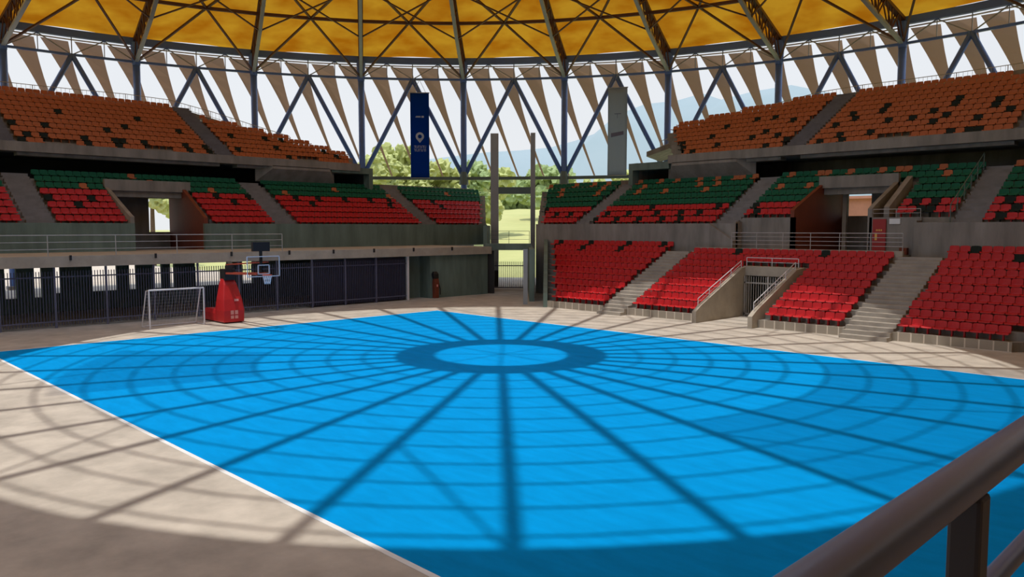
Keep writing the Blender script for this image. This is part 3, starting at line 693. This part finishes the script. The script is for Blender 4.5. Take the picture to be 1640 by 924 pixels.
# banners hanging under the ring truss
def banner(deg, r, w_, z0, z1, m, name, label):
    A_ = math.radians(deg); rz = A_ - PI / 2 + PI
    g = empty(name, pol(r, deg, z0), label, 'banner', rz=rz)      # local -Y would face outwards; +Y faces the axis
    h_ = z1 - z0
    q_ = MB(); nx, nz = 6, 14
    for i in range(nz + 1):
        for k_ in range(nx + 1):
            x = -w_ / 2 + w_ * k_ / nx; q_.v.append((x, 0.03 * math.sin(k_ * 1.3 + i * 0.5), h_ * i / nz))
    for i in range(nz):
        for k_ in range(nx): a = i * (nx + 1) + k_; q_.f.append((a, a + nx + 1, a + nx + 2, a + 1))
    c = q_.build('cloth', m, g, smooth=True); s_ = c.modifiers.new('thick', 'SOLIDIFY'); s_.thickness = 0.02
    MB().tube([(-w_ / 2 - 0.06, 0, h_), (w_ / 2 + 0.06, 0, h_)], 0.05, 8).build('hanging_bar', 'steel_grey', g)
    MB().tube([(-w_ / 2 - 0.06, 0, 0), (w_ / 2 + 0.06, 0, 0)], 0.04, 8).build('weight_bar', 'steel_grey', g)
    MB().tube([(-w_ / 3, 0, h_), (0, 0, h_ + 1.3)], 0.02, 6).tube([(w_ / 3, 0, h_), (0, 0, h_ + 1.3)], 0.02, 6).build('hanging_rope', 'steel_grey', g)
    return g, h_
bg_, bh = banner(139.85, RC - 0.75, 1.88, 10.25, 18.75, 'ban_blue', 'hanging_banner', 'long blue banner with pale ring logo hanging in the opening')
Y = 0.07
q = MB()
for j in range(24):
    a = 2 * PI * j / 24; b_ = 2 * PI * (j + 1) / 24
    q.add([(0.42 * math.sin(t) * 1.0, Y, 4.15 + 0.42 * math.cos(t)) for t in (a, b_)] + [(0.2 * math.sin(t), Y, 4.15 + 0.2 * math.cos(t)) for t in (b_, a)], [(0, 1, 2, 3)])
q.add([(-0.3, Y, 3.86), (0.3, Y, 3.86), (0, Y, 3.5)], [(0, 1, 2)])
q.build('ring_logo', 'print_pale', bg_)
q = MB()
for row, (z, n_) in enumerate(((3.12, 9), (2.78, 8))):
    for j in range(n_):
        x = -0.62 + 1.24 * (j + 0.5) / n_; ww = 0.05
        q.box(x - 0.055, x - 0.025, Y, Y + 0.005, z - 0.13, z + 0.13)
        q.box(x - 0.055, x + 0.045, Y, Y + 0.005, z + (0.09 if (j * 7 + row) % 3 else -0.13), z + (0.13 if (j * 7 + row) % 3 else -0.09))
        if (j + row) % 2: q.box(x + 0.02, x + 0.045, Y, Y + 0.005, z - 0.13, z + 0.1)
q.box(-0.42, -0.18, Y, Y + 0.005, 6.02, 6.2).box(-0.1, 0.42, Y, Y + 0.005, 6.05, 6.11).box(-0.1, 0.36, Y, Y + 0.005, 6.14, 6.18)
q.build('small_print', 'print_pale', bg_)
gg_, gh = banner(117.75, RC - 0.75, 1.9, 10.35, 18.85, 'ban_grey', 'hanging_banner', 'long pale grey banner with dark band hanging in the opening')
MB().slab([(-0.62, Y), (0.62, Y), (0.62, Y + 0.005), (-0.62, Y + 0.005)], [3.95, 3.72, 3.72, 3.95], [4.3, 4.12, 4.12, 4.3]).build('slanted_print', 'print_dark', gg_)
MB().box(-0.35, 0.3, Y, Y + 0.005, 5.95, 6.02).box(-0.02, 0.02, Y, Y + 0.005, 5.55, 5.95).build('small_print', 'print_dark', gg_)

# ------------------------------------------------------------------ goal, hoop, wall fittings
g = empty('futsal_goal', (-3.22, -14.9, 0), 'white framed small goal with pale net standing before the dark railing', 'goal')
r = 0.045
for s_ in (-1.42, 1.42):
    MB().tube([(0, s_, 0), (0, s_, 2.0)], r, 10).build('post', 'white', g)
    MB().tube([(0, s_, 2.0), (-0.4, s_, 1.95), (-1.15, s_, 0.03), (0, s_, 0.03)], 0.03, 8).build('side_frame', 'white', g)
MB().tube([(0, -1.42, 2.0), (0, 1.42, 2.0)], r, 10).build('crossbar', 'white', g)
MB().tube([(-1.15, -1.42, 0.04), (-1.15, 1.42, 0.04)], 0.03, 8).build('back_bar', 'white', g)
q = MB()
def netline(a, b_): q.bar(a, b_, 0.004)
for j in range(1, 16):
    y = -1.42 + 2.84 * j / 16; netline((0, y, 2.0), (-0.4, y, 1.94)); netline((-0.4, y, 1.94), (-1.15, y, 0.05))
for j in range(1, 11):
    t = j / 11; netline((-0.4 - 0.75 * t, -1.42, 1.94 - 1.89 * t), (-0.4 - 0.75 * t, 1.42, 1.94 - 1.89 * t))
    for s_ in (-1.42, 1.42): netline((0, s_, 2.0 - 1.95 * t), (-0.4 - 0.75 * t, s_, 1.94 - 1.89 * t))
q.build('net', 'white', g)

g = empty('basketball_hoop', (-3.4, -12.05, 0), 'portable basketball hoop with red padded base and clear backboard', 'basketball hoop')
# padded base: a low rear box and a tall tapering front tower
def loft(secs):
    q_ = MB()
    for (x0, x1, y0, y1, z) in secs: q_.v += [(x0, y0, z), (x1, y0, z), (x1, y1, z), (x0, y1, z)]
    for i in range(len(secs) - 1):
        for k_ in range(4): a = i * 4 + k_; b_ = i * 4 + (k_ + 1) % 4; q_.f.append((a, b_, b_ + 4, a + 4))
    q_.f += [(3, 2, 1, 0), tuple(range(len(q_.v) - 4, len(q_.v)))]
    return q_
loft([(-0.35, 0.72, -0.58, 0.58, 0.06), (-0.36, 0.74, -0.6, 0.6, 0.7), (-0.3, 0.62, -0.54, 0.54, 1.3), (-0.28, 0.35, -0.38, 0.38, 2.1), (-0.26, 0.15, -0.28, 0.28, 2.5)]).build('front_padding', 'hoop_red', g, bevel=0.05)
loft([(-2.1, -0.35, -0.56, 0.56, 0.06), (-2.1, -0.35, -0.56, 0.56, 0.5), (-1.8, -0.35, -0.5, 0.5, 0.72)]).build('rear_padding', 'hoop_red', g, bevel=0.04)
loft([(-2.15, 0.6, -0.5, 0.5, 0.0), (-2.15, 0.6, -0.5, 0.5, 0.07)]).build('wheel_frame', 'hoop_black', g)
q = MB(); q.bar((-0.15, 0, 2.3), (0.35, 0, 3.3), 0.34, 0.26, (0, 1, 0)); q.bar((-0.9, 0, 0.8), (0.1, 0, 3.0), 0.16, 0.16, (0, 1, 0)); q.box(-0.3, 0.35, -0.3, 0.3, 2.35, 2.95)
q.build('mast', 'hoop_black', g)
BX = 4.2
q = MB()
for s_ in (-0.2, 0.2): q.bar((0.2, s_, 2.72), (BX - 0.05, s_ * 1.6, 2.85), 0.1); q.bar((0.3, s_, 3.2), (BX - 0.05, s_ * 1.6, 3.45), 0.06)
q.build('arm', 'rim', g)
bd = MB().box(BX, BX + 0.03, -0.88, 0.88, 2.72, 3.74).build('backboard', 'acrylic', g)
q = MB()
for a, b_ in (((-0.88, 2.72), (0.88, 2.72)), ((0.88, 2.72), (0.88, 3.74)), ((0.88, 3.74), (-0.88, 3.74)), ((-0.88, 3.74), (-0.88, 2.72))):
    q.bar((BX + 0.015, a[0], a[1]), (BX + 0.015, b_[0], b_[1]), 0.042)
q.build('board_frame', 'white', bd)
q = MB()
for a, b_ in (((-0.3, 2.85), (0.3, 2.85)), ((0.3, 2.85), (0.3, 3.3)), ((0.3, 3.3), (-0.3, 3.3)), ((-0.3, 3.3), (-0.3, 2.85))):
    q.bar((BX + 0.035, a[0], a[1]), (BX + 0.035, b_[0], b_[1]), 0.045)
q.build('target_square', 'white', bd)
rm = MB().tube([(BX + 0.4 + 0.225 * math.cos(2 * PI * j / 20), 0.225 * math.sin(2 * PI * j / 20), 2.8) for j in range(20)], 0.018, 8, True).bar((BX + 0.03, 0, 2.78), (BX + 0.18, 0, 2.78), 0.12, 0.04).build('rim', 'rim', g)
q = MB()
for j in range(12):
    a = 2 * PI * j / 12; b_ = a + 2 * PI / 12
    for s_ in (a, b_):
        t_ = b_ if s_ == a else a
        q.bar((BX + 0.4 + 0.22 * math.cos(s_), 0.22 * math.sin(s_), 2.79), (BX + 0.4 + 0.14 * math.cos(t_), 0.14 * math.sin(t_), 2.35), 0.02)
q.build('net', 'white', rm)
MB().box(BX - 0.35, BX - 0.15, -0.46, 0.46, 4.0, 4.48).build('shot_clock', 'hoop_black', g)
MB().bar((BX - 0.25, 0, 2.9), (BX - 0.25, 0, 4.05), 0.12).build('clock_post', 'hoop_black', g)
q = MB()
for (y, z, sy, sz) in ((-0.12, 0.62, 0.09, 0.13), (0.12, 0.62, 0.09, 0.13), (-0.12, 0.36, 0.09, 0.1), (0.12, 0.36, 0.09, 0.1)):
    q.add([(0.755, y - sy, z - sz), (0.755, y + sy, z - sz), (0.755, y + sy, z + sz * 0.7), (0.755, y - sy, z + sz * 0.7)], [(0, 1, 2, 3)])
q.build('printed_emblem', 'pink', g)
MB().add([(0.68, 0.05, 1.2), (0.68, 0.3, 1.2), (0.655, 0.3, 1.32), (0.655, 0.05, 1.32)], [(0, 1, 2, 3)]).build('printed_mark', 'pink', g)

g = empty('upright_object', (-7.05, 5.6, 0), 'narrow reddish brown unidentified upright object with dark top against the green wall', 'upright object')  # not identified; its hood and side tube are guessed
loft([(-0.14, 0.14, -0.2, 0.2, 0), (-0.14, 0.16, -0.22, 0.22, 1.2), (-0.12, 0.12, -0.18, 0.2, 1.45)]).build('body', 'brown_wall', g, bevel=0.03)
loft([(-0.12, 0.14, -0.22, 0.2, 1.45), (-0.12, 0.18, -0.3, 0.16, 1.8), (-0.08, 0.1, -0.22, 0.05, 1.98)]).build('hood', 'hoop_black', g, bevel=0.03)
MB().box(0.16, 0.18, -0.03, 0.07, 0.85, 1.02).build('highlight_patch', 'pink', g)  # pale patch put in as the highlight on the body
MB().tube([(0.12, 0.2, 1.1), (0.16, 0.3, 0.7), (0.12, 0.34, 0.25)], 0.04, 8).build('side_tube', 'hoop_black', g)

g = empty('notice_board', (21.2, 14.98, 3.72), 'tall narrow dark red board with yellow print by the right passage', 'board')
MB().box(-0.36, 0.36, -0.05, 0.04, 0.05, 1.98).build('panel', mat('dark red board', (0.32, 0.012, 0.012), 0.5, noise=0.1, scale=2), g)
q = MB().box(-0.22, -0.1, -0.06, -0.05, 0.78, 1.2)
for j in range(4): q.box(-0.16 + 0.09 * j, -0.11 + 0.09 * j, -0.06, -0.05, 1.3, 1.4)
q.build('yellow_print', 'yellow', g)
tag(MB().box(21.72, 22.3, 15.0, 15.05, 5.42, 5.72).build('wall_sign', 'line'), 'small white sign high on the wall right of the red board', 'sign')
tag(MB().box(22.4, 22.8, 14.7, 15.0, 3.72, 4.1).build('junction_box', 'brown_wall'), 'small brown box on the floor right of the red board', 'box')
tag(MB().box(-8, 7, 62, 70, 0, 8.6).box(-8.4, 7.4, 61.6, 70.4, 8.6, 8.9).build('rear_building', 'house'), 'pinkish building glimpsed through the right passage', 'building')

# ------------------------------------------------------------------ seats
def seat_mesh(m):
    """one-piece moulded shell; faces -Y; origin on the step below"""
    prof = [(-0.235, 0.275), (-0.228, 0.31), (-0.20, 0.335), (-0.10, 0.345), (0.08, 0.32), (0.15, 0.34), (0.185, 0.43), (0.205, 0.55), (0.22, 0.645), (0.235, 0.635)]
    under = [(0.235, 0.635), (0.225, 0.54), (0.21, 0.42), (0.17, 0.29), (0.08, 0.27), (-0.10, 0.295), (-0.20, 0.29), (-0.235, 0.275)]
    q_ = MB(); xs_ = [-0.238, -0.20, -0.08, 0.08, 0.20, 0.238]
    n_ = len(prof)
    for x in xs_:
        e_ = abs(x) / 0.238; edge = max(0, (e_ - 0.8) / 0.2)
        for (y, z) in prof:
            up = max(0, (z - 0.42) / 0.3)
            q_.v.append((x * (1 - 0.03 * up), y + 0.025 * e_ * e_ * (-1 if up > 0 else 0), z - 0.07 * edge * up + (0.03 * edge if up == 0 else 0)))
    for i in range(len(xs_) - 1):
        for k_ in range(n_ - 1):
            a = i * n_ + k_; q_.f.append((a, a + n_, a + n_ + 1, a + 1))
    b0 = len(q_.v); u_ = len(under)
    for x in xs_:
        e_ = abs(x) / 0.238; edge = max(0, (e_ - 0.8) / 0.2)
        for (y, z) in under:
            up = max(0, (z - 0.42) / 0.3)
            q_.v.append((x * (1 - 0.03 * up), y + 0.025 * e_ * e_ * (-1 if up > 0 else 0), z - 0.07 * edge * up + (0.03 * edge if up == 0 else 0)))
    for i in range(len(xs_) - 1):
        for k_ in range(u_ - 1):
            a = b0 + i * u_ + k_; q_.f.append((a, a + u_, a + u_ + 1, a + 1))
    for side_ in (0, len(xs_) - 1):
        loop = [side_ * n_ + k_ for k_ in range(n_)] + [b0 + side_ * u_ + k_ for k_ in range(1, u_ - 1)]
        q_.f.append(tuple(loop if side_ == 0 else reversed(loop)))
    # bracket and foot
    q_.box(-0.03, 0.03, -0.05, 0.12, 0.0, 0.29)
    return q_
SEATS = []
PITCH = 0.5
def layout():
    for sec, i, blk, a0, a1, d, z in TIERS:
        n_ = int((a1 - a0 - 0.06) / PITCH)
        if n_ < 1: continue
        st = (a0 + a1) / 2 - PITCH * (n_ - 1) / 2; dd = ROWD[sec]
        for k_ in range(n_): yield sec, i, blk, k_, st + PITCH * k_, d + dd - 0.30, z
ODD = {}
for s_ in 'UR,0,1,9 UR,0,1,10 UR,0,1,11 UR,0,1,12 UL,0,2,11 UL,0,2,12 UL,0,2,13 UL,0,2,14 UL,0,1,3 UL,0,1,4 UL,0,1,5 UL,0,1,6 UL,0,1,16 UL,0,1,17 UL,0,1,18 UL,0,1,19'.split():
    p_ = s_.split(','); ODD[(p_[0], int(p_[1]), int(p_[2]), int(p_[3]))] = 'none'
for s_ in 'LR,9,0,1 LR,9,0,7 LR,9,0,14 LR,9,0,20 LR,8,0,5 LR,8,0,12 LR,8,1,6 LR,8,1,17 LR,9,3,2 LR,8,3,6 MR,1,0,5 MR,1,1,1 MR,1,1,5 MR,2,1,8 MR,1,1,10 MR,1,1,14 MR,1,1,17 MR,0,1,0 MR,0,1,4 MR,0,1,8 MR,0,1,12 MR,0,1,15 MR,2,1,19 MR,2,2,0 MR,1,2,1 MR,1,0,2 MR,2,0,0 MR,2,3,1 MR,2,3,3 MR,1,3,2 MR,1,3,3 MR,2,4,1 MR,1,4,2 MR,0,4,1 UR,6,1,6 UR,5,1,6 UR,5,1,2 UR,4,1,3 UR,3,1,8 UR,1,1,7 UR,1,1,3 UR,0,1,4 UR,3,1,1 UR,0,1,1 UR,3,1,11 UR,4,1,13 UR,3,1,15 UR,2,1,14 UR,6,1,15 UR,5,1,15 UR,5,1,20 UR,4,1,20 UR,2,1,19 UR,0,1,19 UR,3,1,22 UR,0,1,17 UR,0,1,20 UR,3,0,6 UR,5,0,9 UR,2,0,12 UR,1,0,6 UR,3,0,15 UR,2,0,16 UR,6,0,18 UR,5,0,20 UR,6,0,15 UR,0,0,13 UR,0,0,1 UR,2,0,0 UR,1,0,0 UR,1,0,17 UL,6,1,7 UL,6,1,18 UL,3,1,4 UL,3,1,12 UL,4,1,15 UL,4,1,23 UL,3,1,0 UL,1,1,1 UL,1,1,3 UL,1,1,8 UL,0,1,8 UL,1,1,12 UL,1,1,13 UL,0,1,12 UL,1,1,16 UL,1,1,22 UL,0,1,22 UL,1,1,25 UL,0,1,25 UL,0,1,0 UL,4,2,2 UL,1,2,1 UL,4,2,8 UL,4,2,11 UL,2,2,8 UL,2,2,17 UL,0,2,9 UL,1,2,19 ML,3,1,0 ML,3,1,5 ML,2,1,3 ML,4,2,3 ML,3,2,5 ML,4,2,8 ML,4,3,3 ML,4,3,7 ML,4,3,12 ML,4,3,17 ML,4,3,21 ML,3,3,5 ML,3,3,20 ML,3,4,5 ML,4,4,4'.split():
    p_ = s_.split(','); ODD[(p_[0], int(p_[1]), int(p_[2]), int(p_[3]))] = 'black'
for s_ in 'MR,7,1,0 MR,6,1,2 MR,7,1,4 MR,7,1,7 MR,7,1,11 MR,6,1,12 MR,7,1,14 MR,6,1,15 MR,7,1,17 MR,7,1,18 MR,7,1,20 MR,5,1,14 MR,5,1,2 MR,5,1,7 MR,7,0,13 MR,6,0,12 MR,7,0,10 MR,5,0,11 MR,7,0,6 MR,6,0,3 MR,5,0,3 MR,7,0,0 MR,7,2,1 MR,5,2,1 MR,7,2,6 MR,7,2,5 MR,5,2,5 MR,7,2,9 MR,7,2,13 MR,7,2,15 MR,7,2,16 MR,7,2,20 MR,6,2,21 MR,7,4,0 ML,7,1,12 ML,6,1,14 ML,5,1,5 ML,5,2,3 ML,5,3,2 ML,6,3,12 ML,5,3,22 ML,6,4,10'.split():
    p_ = s_.split(','); ODD[(p_[0], int(p_[1]), int(p_[2]), int(p_[3]))] = 'orange'
BASE = {'LR': lambda i, b: 'red', 'MR': lambda i, b: 'red' if i < 3 else 'green', 'ML': lambda i, b: 'red' if i < 5 else 'green',
        'UR': lambda i, b: 'orange', 'UL': lambda i, b: 'orange'}
SECN = {'LR': 'lower stand', 'MR': 'right middle tier', 'ML': 'left middle tier', 'UR': 'right upper tier', 'UL': 'left upper tier'}
BLKN = {('LR', 0): 'block by corner', ('LR', 1): 'block left of gate', ('LR', 2): 'block right of gate', ('LR', 3): 'rightmost block',
        ('MR', 0): 'corner block', ('MR', 1): 'block left of passage', ('MR', 2): 'block at passage', ('MR', 3): 'block right of passage', ('MR', 4): 'rightmost block',
        ('ML', 0): 'leftmost block', ('ML', 1): 'block left of passage', ('ML', 2): 'block right of passage', ('ML', 3): 'wide block', ('ML', 4): 'corner block',
        ('UR', 0): 'block left of stairs', ('UR', 1): 'block right of stairs', ('UR', 2): 'far right block', ('UL', 0): 'far left block', ('UL', 1): 'block left of stairs', ('UL', 2): 'block right of stairs'}
fw = Vector((-math.sin(math.radians(45.5)), math.cos(math.radians(45.5)))); rt = Vector((fw.y, -fw.x))
allseats = []
for sec, i, blk, k_, a, d, z in layout():
    c = ODD.get((sec, i, blk, k_)) or BASE[sec](i, blk)
    if c == 'none': continue
    odd = (sec, i, blk, k_) in ODD
    x, y = T(sec, a, d); v = Vector((x - CAM.x, y - CAM.y)); dep = v.dot(fw); u_ = v.dot(rt) / dep if dep > 1 else 9
    allseats.append((odd, c, sec, i, blk, k_, x, y, z, dep, abs(u_) < 0.655))
proto = {c: seat_mesh(c).mesh('seat_' + c, c) for c in ('red', 'green', 'orange', 'black')}
single = set()
for c in ('red', 'green', 'orange', 'black'):
    own = sorted([s for s in allseats if s[1] == c and s[10]], key=lambda s: (not s[0], s[9]))
    for s in own[:300]: single.add((s[2], s[3], s[4], s[5]))
rest = {c: MB() for c in proto}
src = {c: seat_mesh(c) for c in proto}
CN = {'red': 'red', 'green': 'green', 'orange': 'orange', 'black': 'dark'}
for odd, c, sec, i, blk, k_, x, y, z, dep, vis in allseats:
    rz = 0 if side(sec) == 'R' else R90
    if (sec, i, blk, k_) in single:
        o = bpy.data.objects.new(CN[c] + '_seat', proto[c]); col.objects.link(o)
        o.location = (x, y, z); o.rotation_euler = (0, 0, rz)
        tag(o, '%s plastic seat, %s row up, %s from left, %s %s' % (CN[c], nth(i + 1), nth(k_ + 1), SECN[sec], BLKN[(sec, blk)]), 'seat', CN[c] + ' plastic stadium seats')
    else:
        cs, sn = math.cos(rz), math.sin(rz)
        rest[c].add([(x + p[0] * cs - p[1] * sn, y + p[0] * sn + p[1] * cs, z + p[2]) for p in src[c].v], src[c].f)
for c, lab in (('red', 'farther rows of red plastic seats in the middle and lower stands'), ('green', 'farther rows of green plastic seats in the middle stands'), ('orange', 'remaining rows of orange plastic seats in the upper stands'), ('black', 'remaining dark seats')):
    if rest[c].v:
        tag(rest[c].build(CN[c] + '_seating', c), lab, 'seating', kind='stuff')

# ------------------------------------------------------------------ outside: trees, hills
def tree(x, y, h_, rad, m, label, seed, zb=0):
    r_ = random.Random(seed); g = empty('tree', (x, y, zb - 0.12), label, 'tree', 'trees outside the arena')
    bm = bmesh.new()
    for j in range(34):
        a = r_.uniform(0, 2 * PI); q_ = r_.uniform(0.1, 0.85) * rad; zc = h_ * r_.uniform(0.4, 0.92); s_ = rad * r_.uniform(0.13, 0.34)
        ret = bmesh.ops.create_icosphere(bm, subdivisions=3, radius=s_, matrix=Matrix.Translation((q_ * math.cos(a), q_ * math.sin(a), zc)))
        for v in ret['verts']:
            c = Vector((q_ * math.cos(a), q_ * math.sin(a), zc)); dv = v.co - c; v.co = c + dv * r_.uniform(0.6, 1.3)
    me = bpy.data.meshes.new('crown'); bm.to_mesh(me); bm.free(); me.materials.append(M[m])
    o = bpy.data.objects.new('crown', me); col.objects.link(o); o.parent = g
    MB().tube([(0, 0, 0), (0.1, 0, h_ * 0.3), (0, 0.1, h_ * 0.6)], [rad * 0.09, rad * 0.07, rad * 0.04], 8).build('trunk', 'bark', g)
def far(px, depth):
    """a spot at a given distance in the direction of view"""
    u_ = (px - 820) / 1260; v = CAM.xy + (fw + rt * u_) * depth
    return v.x, v.y
BANK = 12.0
q_ = MB()
for k_, (dd, zz) in enumerate(((115, -0.3), (150, 2.0), (220, 9.0), (300, BANK), (420, BANK), (520, -1))):
    for px in range(300, 1361, 53): q_.v.append((*far(px, dd), zz + (0.8 * math.sin(px * 0.021 + k_) if 0 < k_ < 5 else 0)))
for i in range(5):
    for j in range(20): a = i * 21 + j; q_.f.append((a, a + 1, a + 22, a + 21))
struct(q_, 'ground_bank', 'ground', 'grassy bank rising behind the arena', smooth=True)
TREES = [(606, 118, 16.0, 5.0, 'leaf', 'pale yellow green tree left of the blue banner', 0), (640, 146, 20.5, 6.5, 'leaf', 'tall yellow green tree just behind the blue banner', 0),
         (703, 125, 15.5, 5.5, 'leaf', 'yellow green tree between the blue banner and the next column', 0), (738, 150, 18.0, 6.5, 'leaf_dark', 'greener tree behind the column right of the blue banner', 0),
         (775, 170, 17.0, 7, 'leaf', 'yellow green tree left of the corner pillars', 1), (822, 290, 17, 13, 'leaf_dark', 'distant low tree seen between the corner pillars', BANK - 7),
         (885, 200, 15.5, 8, 'leaf_dark', 'green tree by the column left of the grey banner', 5), (945, 290, 11.0, 11, 'leaf', 'low yellow green tree left of the grey banner', BANK - 2),
         (1025, 270, 11.5, 10, 'leaf', 'low yellow green tree right of the grey banner', BANK), (246, 110, 20.5, 4.5, 'leaf', 'yellow green tree above the left upper stand', 0),
         (297, 128, 20.5, 4.5, 'leaf', 'second yellow green tree above the left upper stand', 0)]
for j, (px, dp, hh, rr, m, lab, zb) in enumerate(TREES):
    x, y = far(px, dp); tree(x, y, hh, rr, m, lab, 20 + j, zb)
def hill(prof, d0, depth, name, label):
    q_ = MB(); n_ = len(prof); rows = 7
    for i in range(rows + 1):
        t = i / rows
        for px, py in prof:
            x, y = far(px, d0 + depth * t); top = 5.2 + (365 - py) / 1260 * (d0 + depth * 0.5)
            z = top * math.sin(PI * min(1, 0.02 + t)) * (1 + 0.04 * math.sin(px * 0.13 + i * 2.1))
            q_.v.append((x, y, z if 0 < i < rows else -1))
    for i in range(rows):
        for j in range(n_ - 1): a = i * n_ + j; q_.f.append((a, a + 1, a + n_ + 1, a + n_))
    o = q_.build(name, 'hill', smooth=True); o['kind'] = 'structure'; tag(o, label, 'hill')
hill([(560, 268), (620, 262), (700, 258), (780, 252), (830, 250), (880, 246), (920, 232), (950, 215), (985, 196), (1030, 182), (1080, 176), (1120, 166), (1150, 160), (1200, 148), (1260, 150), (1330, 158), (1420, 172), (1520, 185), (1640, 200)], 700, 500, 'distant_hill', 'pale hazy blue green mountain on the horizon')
